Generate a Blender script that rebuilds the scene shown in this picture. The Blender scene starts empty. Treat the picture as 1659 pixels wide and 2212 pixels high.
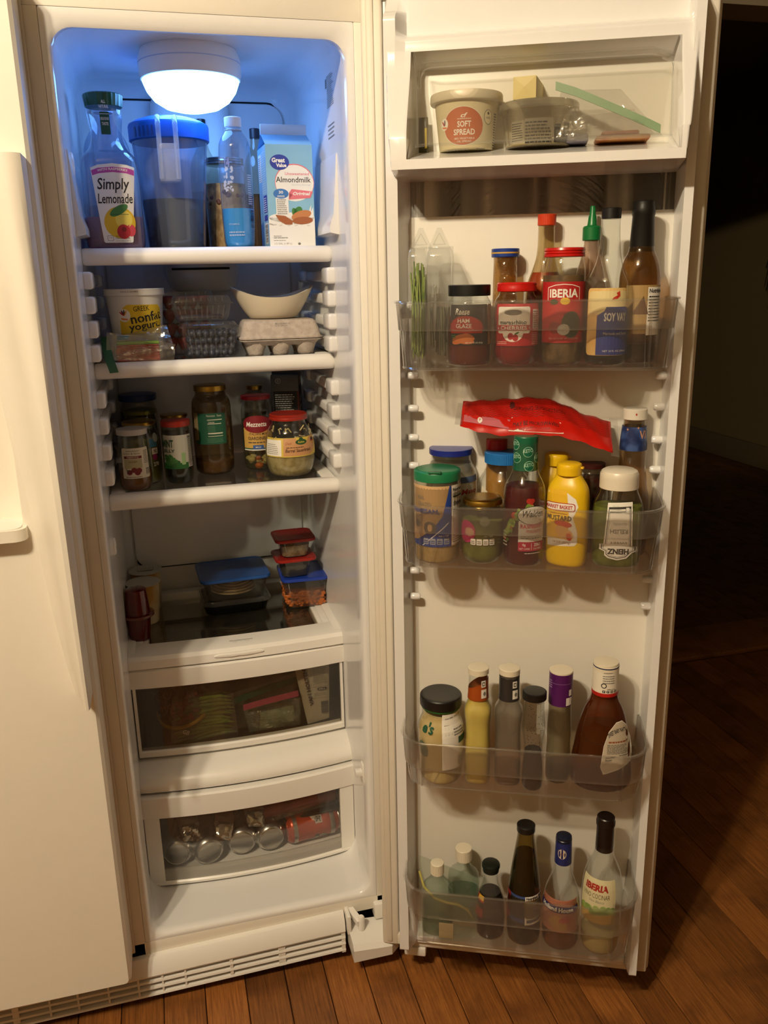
import bpy, bmesh, math, random
from mathutils import Vector, Matrix
random.seed(11)
sc = bpy.context.scene
COL = sc.collection
PI = math.pi
def sin(a): return math.sin(a)
def cos(a): return math.cos(a)

# ------------------------------------------------------------------ camera
def setup_camera():
    yaw, pit, rol = math.radians(14.5794), math.radians(15.6438), math.radians(-1.2058)
    f = Vector((sin(yaw)*cos(pit), cos(yaw)*cos(pit), -sin(pit)))
    r = Vector((cos(yaw), -sin(yaw), 0.0)); u = r.cross(f)
    r2 = cos(rol)*r + sin(rol)*u; u2 = -sin(rol)*r + cos(rol)*u
    m = Matrix.Identity(4)
    for i in range(3):
        m[i][0] = r2[i]; m[i][1] = u2[i]; m[i][2] = -f[i]
    m.translation = Vector((0.1206, -1.4173, 1.3515))
    cam = bpy.data.cameras.new('camera')
    cam.sensor_fit = 'HORIZONTAL'; cam.sensor_width = 36.0
    cam.lens = 36.0*1830.0/1659.0
    cam.clip_start = 0.02
    o = bpy.data.objects.new('camera', cam); COL.objects.link(o)
    o.matrix_world = m
    sc.camera = o
setup_camera()

# ------------------------------------------------------------------ world, lamps, exposure
wd = bpy.data.worlds.new('world'); sc.world = wd; wd.use_nodes = True
wd.node_tree.nodes['Background'].inputs[0].default_value = (0.9, 0.72, 0.5, 1)
wd.node_tree.nodes['Background'].inputs[1].default_value = 0.004
def lamp(name, loc, power, col, rad):
    l = bpy.data.lights.new(name, 'POINT'); l.energy = power; l.color = col; l.shadow_soft_size = rad
    o = bpy.data.objects.new(name, l); COL.objects.link(o); o.location = loc
    return o
WARM = (1.0, 0.84, 0.60)
lamp('ceiling_bulb', (-0.78, -1.46, 2.50), 60, WARM, 0.04)
lamp('ceiling_bulb', (-0.64, -1.54, 2.50), 60, WARM, 0.04)
vs = sc.view_settings
vs.view_transform = 'Standard'; vs.look = 'None'; vs.gamma = 1.0; vs.use_curve_mapping = False
vs.exposure = 0.55
cy = sc.cycles
cy.transparent_max_bounces = 40
cy.max_bounces = 10
cy.caustics_reflective = False
cy.caustics_refractive = True
cy.sample_clamp_indirect = 4.0

# ------------------------------------------------------------------ materials
def lin(c):
    if isinstance(c, str):
        c = tuple(int(c[i:i+2], 16) for i in (0, 2, 4))
    o = []
    for v in c[:3]:
        v = v/255.0
        o.append(v/12.92 if v <= 0.04045 else ((v+0.055)/1.055)**2.4)
    return (o[0], o[1], o[2], 1.0)
MATS = {}
def newmat(name):
    m = bpy.data.materials.new(name); m.use_nodes = True
    nt = m.node_tree
    for n in list(nt.nodes): nt.nodes.remove(n)
    out = nt.nodes.new('ShaderNodeOutputMaterial')
    return m, nt, out
def M(name, col, rough=0.42, metal=0.0, col2=None, scale=40.0, bump=0.0, spec=0.5, emit=None, sss=0.0, coat=0.0, bscale=None, detail=2.0):
    if name in MATS: return MATS[name]
    m, nt, out = newmat(name)
    b = nt.nodes.new('ShaderNodeBsdfPrincipled')
    nt.links.new(b.outputs[0], out.inputs[0])
    c = lin(col)
    b.inputs['Base Color'].default_value = c
    b.inputs['Roughness'].default_value = rough
    b.inputs['Metallic'].default_value = metal
    b.inputs['Specular IOR Level'].default_value = spec
    if coat: b.inputs['Coat Weight'].default_value = coat; b.inputs['Coat Roughness'].default_value = 0.08
    if emit:
        b.inputs['Emission Color'].default_value = emit[0]+(1,) if len(emit[0]) == 3 else emit[0]
        b.inputs['Emission Strength'].default_value = emit[1]
    tc = nt.nodes.new('ShaderNodeTexCoord')
    no = nt.nodes.new('ShaderNodeTexNoise'); no.inputs['Scale'].default_value = scale; no.inputs['Detail'].default_value = detail
    nt.links.new(tc.outputs['Object'], no.inputs['Vector'])
    mx = nt.nodes.new('ShaderNodeMix'); mx.data_type = 'RGBA'
    c2 = lin(col2) if col2 else tuple(x*0.965 for x in c[:3])+(1,)
    mx.inputs[6].default_value = c; mx.inputs[7].default_value = c2
    if col2:
        rp = nt.nodes.new('ShaderNodeMapRange'); rp.inputs[1].default_value = 0.4; rp.inputs[2].default_value = 0.6
        nt.links.new(no.outputs[0], rp.inputs[0]); nt.links.new(rp.outputs[0], mx.inputs[0])
    else:
        nt.links.new(no.outputs[0], mx.inputs[0])
    nt.links.new(mx.outputs[2], b.inputs['Base Color'])
    if bump:
        bp = nt.nodes.new('ShaderNodeBump'); bp.inputs['Strength'].default_value = bump; bp.inputs['Distance'].default_value = 0.002
        n2 = nt.nodes.new('ShaderNodeTexNoise'); n2.inputs['Scale'].default_value = bscale or scale*2
        nt.links.new(tc.outputs['Object'], n2.inputs['Vector'])
        nt.links.new(n2.outputs[0], bp.inputs['Height']); nt.links.new(bp.outputs[0], b.inputs['Normal'])
    MATS[name] = m
    return m
def clear(name, tint='f4f6f4', haze=0.03, hcol='d8d4cc', rough=0.04, gloss=0.05, edge=0.75, bump=0.0, bscale=60.0):
    """thin clear plastic / glass: transparent, a little haze, mirror sheen that grows at grazing angles"""
    if name in MATS: return MATS[name]
    m, nt, out = newmat(name)
    tr = nt.nodes.new('ShaderNodeBsdfTransparent'); tr.inputs[0].default_value = lin(tint)
    df = nt.nodes.new('ShaderNodeBsdfDiffuse'); df.inputs[0].default_value = lin(hcol)
    tl = nt.nodes.new('ShaderNodeBsdfTranslucent'); tl.inputs[0].default_value = lin(hcol)
    hz = nt.nodes.new('ShaderNodeMixShader'); hz.inputs[0].default_value = 0.45
    nt.links.new(df.outputs[0], hz.inputs[1]); nt.links.new(tl.outputs[0], hz.inputs[2])
    m1 = nt.nodes.new('ShaderNodeMixShader'); m1.inputs[0].default_value = haze
    nt.links.new(tr.outputs[0], m1.inputs[1]); nt.links.new(hz.outputs[0], m1.inputs[2])
    gl = nt.nodes.new('ShaderNodeBsdfGlossy'); gl.inputs['Roughness'].default_value = rough; gl.inputs[0].default_value = (0.95, 0.95, 0.95, 1)
    lw = nt.nodes.new('ShaderNodeLayerWeight'); lw.inputs[0].default_value = 0.5
    pw = nt.nodes.new('ShaderNodeMath'); pw.operation = 'POWER'; pw.inputs[1].default_value = 3.5
    nt.links.new(lw.outputs['Facing'], pw.inputs[0])
    ma = nt.nodes.new('ShaderNodeMath'); ma.operation = 'MULTIPLY_ADD'; ma.inputs[1].default_value = edge; ma.inputs[2].default_value = gloss
    nt.links.new(pw.outputs[0], ma.inputs[0])
    m2 = nt.nodes.new('ShaderNodeMixShader')
    nt.links.new(ma.outputs[0], m2.inputs[0]); nt.links.new(m1.outputs[0], m2.inputs[1]); nt.links.new(gl.outputs[0], m2.inputs[2])
    if bump:
        tc = nt.nodes.new('ShaderNodeTexCoord'); n2 = nt.nodes.new('ShaderNodeTexNoise'); n2.inputs['Scale'].default_value = bscale
        bp = nt.nodes.new('ShaderNodeBump'); bp.inputs['Strength'].default_value = bump; bp.inputs['Distance'].default_value = 0.004
        nt.links.new(tc.outputs['Object'], n2.inputs['Vector']); nt.links.new(n2.outputs[0], bp.inputs['Height'])
        nt.links.new(bp.outputs[0], gl.inputs['Normal'])
    nt.links.new(m2.outputs[0], out.inputs[0])
    MATS[name] = m
    return m
def frosted(name, tint='fbf9f6', rough=0.32, mixf=0.6):
    """clear moulded plastic whose surface blurs what stands behind it"""
    if name in MATS: return MATS[name]
    m, nt, out = newmat(name)
    tr = nt.nodes.new('ShaderNodeBsdfTransparent'); tr.inputs[0].default_value = lin(tint)
    rf = nt.nodes.new('ShaderNodeBsdfRefraction'); rf.inputs[0].default_value = lin('fdfbf8'); rf.inputs['Roughness'].default_value = rough; rf.inputs['IOR'].default_value = 1.01
    df = nt.nodes.new('ShaderNodeBsdfDiffuse'); df.inputs[0].default_value = lin('d6d0c8')
    tl = nt.nodes.new('ShaderNodeBsdfTranslucent'); tl.inputs[0].default_value = lin('d6d0c8')
    hz = nt.nodes.new('ShaderNodeMixShader'); hz.inputs[0].default_value = 0.4
    nt.links.new(df.outputs[0], hz.inputs[1]); nt.links.new(tl.outputs[0], hz.inputs[2])
    gl = nt.nodes.new('ShaderNodeBsdfGlossy'); gl.inputs['Roughness'].default_value = 0.12
    a = nt.nodes.new('ShaderNodeMixShader'); a.inputs[0].default_value = mixf
    nt.links.new(tr.outputs[0], a.inputs[1]); nt.links.new(rf.outputs[0], a.inputs[2])
    b = nt.nodes.new('ShaderNodeMixShader'); b.inputs[0].default_value = 0.11
    nt.links.new(a.outputs[0], b.inputs[1]); nt.links.new(hz.outputs[0], b.inputs[2])
    lw = nt.nodes.new('ShaderNodeLayerWeight'); lw.inputs[0].default_value = 0.35
    mu = nt.nodes.new('ShaderNodeMath'); mu.operation = 'MULTIPLY'; mu.inputs[1].default_value = 0.2
    nt.links.new(lw.outputs['Facing'], mu.inputs[0])
    c = nt.nodes.new('ShaderNodeMixShader')
    nt.links.new(mu.outputs[0], c.inputs[0]); nt.links.new(b.outputs[0], c.inputs[1]); nt.links.new(gl.outputs[0], c.inputs[2])
    nt.links.new(c.outputs[0], out.inputs[0])
    MATS[name] = m
    return m
def wood(name, c1, c2, c3, vary=0.5):
    if name in MATS: return MATS[name]
    m, nt, out = newmat(name)
    b = nt.nodes.new('ShaderNodeBsdfPrincipled'); nt.links.new(b.outputs[0], out.inputs[0])
    b.inputs['Roughness'].default_value = 0.42
    tc = nt.nodes.new('ShaderNodeTexCoord'); oi = nt.nodes.new('ShaderNodeObjectInfo')
    ad = nt.nodes.new('ShaderNodeVectorMath'); ad.operation = 'ADD'
    sc_ = nt.nodes.new('ShaderNodeVectorMath'); sc_.operation = 'SCALE'; sc_.inputs['Scale'].default_value = 37.0
    cb = nt.nodes.new('ShaderNodeCombineXYZ')
    nt.links.new(oi.outputs['Random'], cb.inputs[1]); nt.links.new(cb.outputs[0], sc_.inputs[0])
    nt.links.new(tc.outputs['Object'], ad.inputs[0]); nt.links.new(sc_.outputs[0], ad.inputs[1])
    mp = nt.nodes.new('ShaderNodeMapping'); mp.inputs['Scale'].default_value = (1.0, 0.035, 1.0)
    nt.links.new(ad.outputs[0], mp.inputs[0])
    n1 = nt.nodes.new('ShaderNodeTexNoise'); n1.inputs['Scale'].default_value = 260; n1.inputs['Detail'].default_value = 6; n1.inputs['Roughness'].default_value = 0.75
    nt.links.new(mp.outputs[0], n1.inputs['Vector'])
    n3 = nt.nodes.new('ShaderNodeTexNoise'); n3.inputs['Scale'].default_value = 9; n3.inputs['Detail'].default_value = 4
    nt.links.new(ad.outputs[0], n3.inputs['Vector'])
    mx = nt.nodes.new('ShaderNodeMix'); mx.data_type = 'RGBA'; mx.inputs[6].default_value = lin(c1); mx.inputs[7].default_value = lin(c2)
    r1 = nt.nodes.new('ShaderNodeMapRange'); r1.inputs[1].default_value = 0.36; r1.inputs[2].default_value = 0.64
    nt.links.new(n1.outputs[0], r1.inputs[0]); nt.links.new(r1.outputs[0], mx.inputs[0])
    mx2 = nt.nodes.new('ShaderNodeMix'); mx2.data_type = 'RGBA'; mx2.inputs[7].default_value = lin(c3)
    r2 = nt.nodes.new('ShaderNodeMapRange'); r2.inputs[1].default_value = 0.5; r2.inputs[2].default_value = 0.75; r2.inputs[4].default_value = 0.75
    nt.links.new(n3.outputs[0], r2.inputs[0]); nt.links.new(r2.outputs[0], mx2.inputs[0]); nt.links.new(mx.outputs[2], mx2.inputs[6])
    hs = nt.nodes.new('ShaderNodeHueSaturation')
    r3 = nt.nodes.new('ShaderNodeMapRange'); r3.inputs[3].default_value = 1-vary*0.5; r3.inputs[4].default_value = 1+vary*0.5
    nt.links.new(oi.outputs['Random'], r3.inputs[0]); nt.links.new(r3.outputs[0], hs.inputs['Value']); nt.links.new(mx2.outputs[2], hs.inputs['Color'])
    nt.links.new(hs.outputs[0], b.inputs['Base Color'])
    bp = nt.nodes.new('ShaderNodeBump'); bp.inputs['Strength'].default_value = 0.35; bp.inputs['Distance'].default_value = 0.002
    nt.links.new(n1.outputs[0], bp.inputs['Height']); nt.links.new(bp.outputs[0], b.inputs['Normal'])
    rr = nt.nodes.new('ShaderNodeMapRange'); rr.inputs[3].default_value = 0.3; rr.inputs[4].default_value = 0.6
    nt.links.new(n3.outputs[0], rr.inputs[0]); nt.links.new(rr.outputs[0], b.inputs['Roughness'])
    MATS[name] = m
    return m

WHITE = M('white_plastic', 'e9e6e1', 0.3)
LINER = M('liner_plastic', 'e6e5e4', 0.16)
ENAMEL = M('cream_enamel', 'e8e3d8', 0.38)
GASK = M('gasket_vinyl', 'ddd6c8', 0.5)
DARK = M('dark_void', '0c0b0a', 0.8)
BLACK = M('black_plastic', '121212', 0.35)
PAPER = M('label_white', 'e8e4da', 0.55)
INK = M('ink_black', '1c1a1a', 0.6)
GREY = M('ink_grey', '77746e', 0.6)
GLASS = clear('clear_glass', 'f8faf8', 0.015, gloss=0.05)
GLASSB = clear('smoky_glass', 'e6e2d4', 0.06, 'a89a80')
PLAST = clear('clear_plastic', 'fafbfb', 0.05, gloss=0.04)
FILM = clear('bag_film', 'fbfbfa', 0.06, gloss=0.07, rough=0.12, bump=0.8, bscale=45)
SHELFG = clear('shelf_glass', 'dde1e1', 0.04, '9a9d9c', gloss=0.06)
BINC = clear('bin_plastic', 'fbfaf9', 0.035, 'd6d0c8', rough=0.08, gloss=0.03)
BINF = frosted('bin_plastic_frosted')
CHROME = M('bright_metal', 'cfccc6', 0.2, 1.0)
GOLD = M('gold_tin', 'b08c3c', 0.28, 1.0)
ALU = M('aluminium', 'c9c7c2', 0.25, 1.0)
RED = M('red_plastic', 'c4180c', 0.3)

# ------------------------------------------------------------------ geometry helpers
class G:
    def __init__(s): s.v = []; s.f = []; s.m = []
    def add(s, vs_, fs, mi=0):
        n = len(s.v); s.v.extend([tuple(p) for p in vs_])
        for f in fs: s.f.append(tuple(i+n for i in f)); s.m.append(mi)
        return s
    def box(s, x0, x1, y0, y1, z0, z1, mi=0):
        vv = [(x0,y0,z0),(x1,y0,z0),(x1,y1,z0),(x0,y1,z0),(x0,y0,z1),(x1,y0,z1),(x1,y1,z1),(x0,y1,z1)]
        return s.add(vv, [(3,2,1,0),(4,5,6,7),(0,1,5,4),(1,2,6,5),(2,3,7,6),(3,0,4,7)], mi)
    def rbox(s, x0, x1, y0, y1, z0, z1, b=0.003, mi=0, seg=2):
        bm = bmesh.new(); bmesh.ops.create_cube(bm, size=1.0)
        for v in bm.verts:
            v.co = Vector(((x0+x1)/2+v.co.x*(x1-x0), (y0+y1)/2+v.co.y*(y1-y0), (z0+z1)/2+v.co.z*(z1-z0)))
        b = min(b, 0.49*min(x1-x0, y1-y0, z1-z0))
        bmesh.ops.bevel(bm, geom=bm.edges[:], offset=b, segments=seg, affect='EDGES', profile=0.5)
        s.bm(bm, mi); return s
    def bm(s, bm, mi=0):
        bm.verts.index_update()
        s.add([v.co[:] for v in bm.verts], [[v.index for v in f.verts] for f in bm.faces], mi); bm.free(); return s
    def loft(s, rings, c0=True, c1=True, mi=0, closed=True):
        n = len(rings[0]); vv = [p for r in rings for p in r]; ff = []
        for i in range(len(rings)-1):
            for j in range(n if closed else n-1):
                k = (j+1) % n
                ff.append((i*n+j, i*n+k, (i+1)*n+k, (i+1)*n+j))
        if c0: ff.append(tuple(range(n-1, -1, -1)))
        if c1: ff.append(tuple((len(rings)-1)*n+j for j in range(n)))
        return s.add(vv, ff, mi)
    def tube(s, pts, r, n=8, mi=0):
        rings = []
        P = [Vector(p) for p in pts]
        up = Vector((0.13, 0.31, 0.94))
        for i, p in enumerate(P):
            d = (P[min(i+1, len(P)-1)]-P[max(i-1, 0)]).normalized()
            a = d.cross(up)
            if a.length < 1e-4: a = d.cross(Vector((1, 0, 0)))
            a.normalize(); b = a.cross(d)
            rr = r[i] if isinstance(r, (list, tuple)) else r
            rings.append([tuple(p+a*rr*cos(2*PI*k/n)+b*rr*sin(2*PI*k/n)) for k in range(n)])
        return s.loft(rings, True, True, mi)
    def sphere(s, c, r, n=10, mi=0, sc3=(1, 1, 1)):
        rings = []
        for i in range(1, n//2+1):
            a = PI*i/(n//2+1)
            rings.append([(c[0]+sc3[0]*r*sin(a)*cos(2*PI*k/n), c[1]+sc3[1]*r*sin(a)*sin(2*PI*k/n), c[2]-sc3[2]*r*cos(a)) for k in range(n)])
        return s.loft(rings, True, True, mi)
    def xf(s, fn): s.v = [tuple(fn(p)) for p in s.v]; return s
    def build(s, name, mats, parent=None, smooth=True, ang=38):
        me = bpy.data.meshes.new(name)
        me.from_pydata(s.v, [], s.f)
        if not isinstance(mats, (list, tuple)): mats = [mats]
        for m in mats: me.materials.append(m)
        if len(mats) > 1: me.polygons.foreach_set('material_index', s.m)
        bm = bmesh.new(); bm.from_mesh(me); bmesh.ops.recalc_face_normals(bm, faces=bm.faces[:]); bm.to_mesh(me); bm.free()
        if smooth:
            me.polygons.foreach_set('use_smooth', [True]*len(me.polygons))
            me.set_sharp_from_angle(angle=math.radians(ang))
        me.update()
        o = bpy.data.objects.new(name, me); COL.objects.link(o)
        if parent: o.parent = parent
        return o
def thing(name, label, cat, loc=(0, 0, 0), rz=0.0, group=None):
    o = bpy.data.objects.new(name, None); COL.objects.link(o)
    o.location = loc; o.rotation_euler = (0, 0, rz); o.empty_display_size = 0.02
    o['label'] = label; o['category'] = cat
    if group: o['group'] = group
    return o
def tag(o, label, cat, group=None):
    o['label'] = label; o['category'] = cat
    if group: o['group'] = group
    return o
def struct(o): o['kind'] = 'structure'; return o

def rrect(x0, x1, y0, y1, r, k=6):
    """rounded rectangle outline, counter-clockwise list of (a,b)"""
    r = min(r, 0.499*(x1-x0), 0.499*(y1-y0)); out = []
    for cx, cy_, a0 in ((x1-r, y1-r, 0), (x0+r, y1-r, 90), (x0+r, y0+r, 180), (x1-r, y0+r, 270)):
        for i in range(k+1):
            a = math.radians(a0+90.0*i/k); out.append((cx+r*cos(a), cy_+r*sin(a)))
    return out
def chaikin(p, it=2):
    for _ in range(it):
        q = [p[0]]
        for a, b in zip(p[:-1], p[1:]):
            q.append((0.75*a[0]+0.25*b[0], 0.75*a[1]+0.25*b[1])); q.append((0.25*a[0]+0.75*b[0], 0.25*a[1]+0.75*b[1]))
        q.append(p[-1]); p = q
    return p
def sup(phi, n):
    """radius factor of a superellipse of exponent n in direction phi (phi=0 faces the viewer)"""
    if n == 2: return 1.0
    c, s_ = abs(cos(phi)), abs(sin(phi))
    return (c**n+s_**n)**(-1.0/n)
class Prof:
    """smooth body profile in metres, built from (radius mm, height mm) bottom to top"""
    def __init__(s, pts, it=2, n=2.0, ar=1.0):
        s.p = chaikin([(a/1000.0, b/1000.0) for a, b in pts], it); s.n = n; s.ar = ar
    def nn(s, z): return s.n(z*1000.0) if callable(s.n) else s.n
    def r(s, z):
        p = s.p
        if z <= p[0][1]: return p[0][0]
        for a, b in zip(p[:-1], p[1:]):
            if a[1] <= z <= b[1] and b[1] > a[1]:
                t = (z-a[1])/(b[1]-a[1]); return a[0]+t*(b[0]-a[0])
        return p[-1][0]
    def pt(s, phi, z, off=0.0):
        r = s.r(z)*sup(phi, s.nn(z))+off
        return (r*sin(phi), -r*cos(phi)*s.ar, z)
    def one(s, r, z, seg):
        n = s.nn(z)
        return [(r*sup(2*PI*k/seg, n)*sin(2*PI*k/seg), -r*sup(2*PI*k/seg, n)*cos(2*PI*k/seg)*s.ar, z) for k in range(seg)]
    def rings(s, d=0.0, z1=None, seg=40):
        out = []
        for r, z in s.p:
            if z1 is not None and z > z1: break
            out.append(s.one(max(r-d, 1e-4), z, seg))
        if z1 is not None and (not out or out[-1][0][2] < z1-1e-5): out.append(s.one(s.r(z1)-d, z1, seg))
        return out
def lathe(pts, seg=40, ridges=0, rd=0.0004, n=2.0, ar=1.0):
    """(radius mm, height mm) list, closed at both ends"""
    g = G(); rings = []
    if ridges: seg = ridges*2
    for r, z in pts:
        rr = r/1000.0
        rings.append([((rr-(rd if ridges and k % 2 else 0))*sup(2*PI*k/seg, n)*sin(2*PI*k/seg), -(rr-(rd if ridges and k % 2 else 0))*sup(2*PI*k/seg, n)*cos(2*PI*k/seg)*ar, z/1000.0) for k in range(seg)])
    return g.loft(rings, True, True)
def vs_(root, z):
    """how steeply a thing is seen from eye height (rise over run) at height z above its base"""
    p = root.location; d = math.hypot(p[0]-0.1206, p[1]+1.4173)
    return (1.3515-(p[2]+z))/d
LIFT = [0.0]
def body(root, prof, mat, name='body', seg=40, top=False, n=None):
    g = G(); g.loft(prof.rings(seg=seg), True, top)
    return g.build(name, mat, root, ang=60)
def fill(root, prof, ztop, mat, name='contents', d=0.0015, z0=0.002, seg=32):
    ztop = ztop+prof.r(ztop/1000.0)*prof.ar*1000*vs_(root, ztop/1000.0)
    g = G(); rg = prof.rings(d, ztop/1000.0, seg=seg)
    rg = [[(x, y, max(z, z0)) for x, y, z in r] for r in rg]
    g.loft(rg, True, True)
    return g.build(name, mat, root, ang=50)
def capfix(root, pts, band=False):
    zb = min(p[1] for p in pts); z1 = max(p[1] for p in pts); R = max(p[0] for p in pts)
    s_ = vs_(root, (zb+z1)/2000.0)
    if band: return [(r, z+R*s_) for r, z in pts]
    k = min(0.85*R*abs(s_), 0.28*(z1-zb))
    return [(r, zb+k+(z-zb)*(z1-zb-2*k)/(z1-zb)) for r, z in pts]
def cap(root, pts, mat, name='cap', ridges=0, rd=0.0005, n=2.0, seg=40, band=False):
    return lathe(capfix(root, pts, band), seg, ridges, rd, n).build(name, mat, root, ang=30)
def neck_to(root, prof_pts, capp):
    """carry the neck up into the closure"""
    f = capfix(root, capp); zb = min(p[1] for p in f); q = list(prof_pts)
    if q[-1][1] < zb+2: q.append((min(q[-1][0], max(p[0] for p in f)-0.8), zb+2))
    return q
def capz(r, z0, z1, b=1.2):
    """simple closure profile with softened edges"""
    return [(r-b*0.6, z0), (r, z0+b*0.6), (r, z1-b), (r-b*0.4, z1-b*0.3), (r-b*1.2, z1), (0.5, z1)]

# ------------------------------------------------------------------ flat print wrapped on a surface
TXT = {}
def textmesh(s, bold=0.0, shear=0.0):
    key = (s, bold, shear)
    if key in TXT: return TXT[key]
    c = bpy.data.curves.new('t', 'FONT'); c.body = s; c.size = 1.0; c.resolution_u = 2; c.offset = bold; c.shear = shear
    o = bpy.data.objects.new('t', c)
    me = bpy.data.meshes.new_from_object(o)
    vv = [(v.co.x, v.co.y) for v in me.vertices]; ff = [tuple(p.vertices) for p in me.polygons]
    bpy.data.objects.remove(o); bpy.data.curves.remove(c); bpy.data.meshes.remove(me)
    TXT[key] = (vv, ff)
    return TXT[key]
class Lab:
    def __init__(s): s.p = []; s.mats = []
    def mi(s, m):
        if m not in s.mats: s.mats.append(m)
        return s.mats.index(m)
    def raw(s, vv, ff, mat, lvl, cut=True): s.p.append((vv, ff, s.mi(mat), lvl, cut)); return s
    def poly(s, pts, mat, lvl=1): return s.raw(list(pts), [tuple(range(len(pts)))], mat, lvl)
    def rect(s, x0, y0, x1, y1, mat, lvl=0, r=0.0):
        return s.poly(rrect(x0, x1, y0, y1, r, 4) if r else [(x0, y0), (x1, y0), (x1, y1), (x0, y1)], mat, lvl)
    def ell(s, cx, cy_, rx, ry, mat, lvl=1, rot=0.0, n=28):
        ca, sa = cos(rot), sin(rot)
        return s.poly([(cx+rx*cos(2*PI*i/n)*ca-ry*sin(2*PI*i/n)*sa, cy_+rx*cos(2*PI*i/n)*sa+ry*sin(2*PI*i/n)*ca) for i in range(n)], mat, lvl)
    def text(s, t, cx, cy_, w, h, mat, lvl=2, bold=0.012, shear=0.0, rot=0.0, arc=0.0):
        vv, ff = textmesh(t, bold, shear)
        if not vv: return s
        x0 = min(v[0] for v in vv); x1 = max(v[0] for v in vv); y0 = min(v[1] for v in vv); y1 = max(v[1] for v in vv)
        ca, sa = cos(rot), sin(rot); out = []
        for x, y in vv:
            a = ((x-x0)/(x1-x0)-0.5)*w; b = ((y-y0)/(y1-y0)-0.5)*h
            b += arc*(1-(2*a/w)**2)
            out.append((cx+a*ca-b*sa, cy_+a*sa+b*ca))
        return s.raw(out, ff, mat, lvl, False)
    def lines(s, x0, y0, x1, y1, n, mat, lvl=2, fillr=0.45, rag=0.25, seed=1):
        """rows of print too small to read"""
        rnd = random.Random(seed); dy = (y1-y0)/n
        for i in range(n):
            yy = y0+i*dy; e = x1-(x1-x0)*rag*rnd.random(); x = x0
            while x < e-0.3:
                w = min(e-x, (x1-x0)*(0.06+0.12*rnd.random()))
                s.rect(x, yy, x+w, yy+dy*fillr, mat, lvl); x += w+(x1-x0)*0.025
        return s
    def bars(s, x0, y0, x1, y1, n, mat, lvl=2, vert=True, seed=3):
        rnd = random.Random(seed); x = x0 if vert else y0; end = x1 if vert else y1; d = (end-x)/n
        while x < end-1e-6:
            w = d*(0.25+0.5*rnd.random())
            if vert: s.rect(x, y0, min(x+w, x1), y1, mat, lvl)
            else: s.rect(x0, x, x1, min(x+w, y1), mat, lvl)
            x += d
        return s
    def build(s, root, surf, name='label', step=5.0, base=0.25, vstep=None):
        g = G(); ts = [p[1] for q in s.p for p in q[0]]; LIFT[0] = vs_(root, (min(ts)+max(ts))/2000.0)
        for vv, ff, mi, lvl, cut in s.p:
            if cut:
                bm = bmesh.new(); bv = [bm.verts.new((a, b, 0)) for a, b in vv]
                for f in ff:
                    try: bm.faces.new([bv[i] for i in f])
                    except ValueError: pass
                bmesh.ops.triangulate(bm, faces=[f for f in bm.faces if len(f.verts) > 4])
                for ax, st in ((0, step), (1, vstep)):
                    if not st: continue
                    lo = min(v.co[ax] for v in bm.verts); hi = max(v.co[ax] for v in bm.verts)
                    k = math.floor(lo/st)+1
                    while k*st < hi-1e-6:
                        co = [0, 0, 0]; no = [0, 0, 0]; co[ax] = k*st; no[ax] = 1
                        bmesh.ops.bisect_plane(bm, geom=bm.verts[:]+bm.edges[:]+bm.faces[:], plane_co=co, plane_no=no); k += 1
                bm.verts.index_update()
                vv = [(v.co.x, v.co.y) for v in bm.verts]; ff = [[v.index for v in f.verts] for f in bm.faces]; bm.free()
            off = (base+0.13*lvl)/1000.0
            g.add([surf(a, b, off) for a, b in vv], ff, mi)
        me = bpy.data.meshes.new(name); me.from_pydata(g.v, [], g.f)
        for m in s.mats: me.materials.append(m)
        me.polygons.foreach_set('material_index', g.m); me.update()
        o = bpy.data.objects.new(name, me); COL.objects.link(o); o.parent = root
        return o
def wrap(prof, zr=None, turn=0.0):
    """label coordinates in mm (s round the front, t up) onto a turned body"""
    def fn(s_, t, off):
        z = t/1000.0; r = prof.r(zr/1000.0 if zr else z); z += r*LIFT[0]
        phi = s_/1000.0/max(r, 0.004)+turn
        return prof.pt(phi, z, off)
    return fn
def wrapbox(prof):
    """label on the flat front of a squarish body: s is the sideways distance"""
    def fn(s_, t, off):
        z = t/1000.0+prof.r(t/1000.0)*prof.ar*LIFT[0]; r = prof.r(z); n = prof.nn(z); x = s_/1000.0
        y = (max(r**n-min(abs(x), r*0.995)**n, 0))**(1.0/n)*prof.ar
        return (x, -y-off, z)
    return fn
def flat(y, x0=0.0, z0=0.0, lean=0.0):
    def fn(s_, t, off): return (x0+s_/1000.0, y-off+lean*t/1000.0, z0+t/1000.0)
    return fn
def ink(name, c, rough=0.55): return M('ink_'+name, c, rough)

# door frame: u along the door, w towards the room side of its liner, z up
ANG = math.radians(-24.53098)
D0 = Vector((0.4545, -0.0525, 0.0)); DU = Vector((cos(ANG), sin(ANG), 0)); DN = Vector((sin(ANG), -cos(ANG), 0))
def dT(u, w, z): return tuple(D0+DU*u+DN*w+Vector((0, 0, z)))
def dt3(p): return dT(p[0], p[1], p[2])
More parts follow.
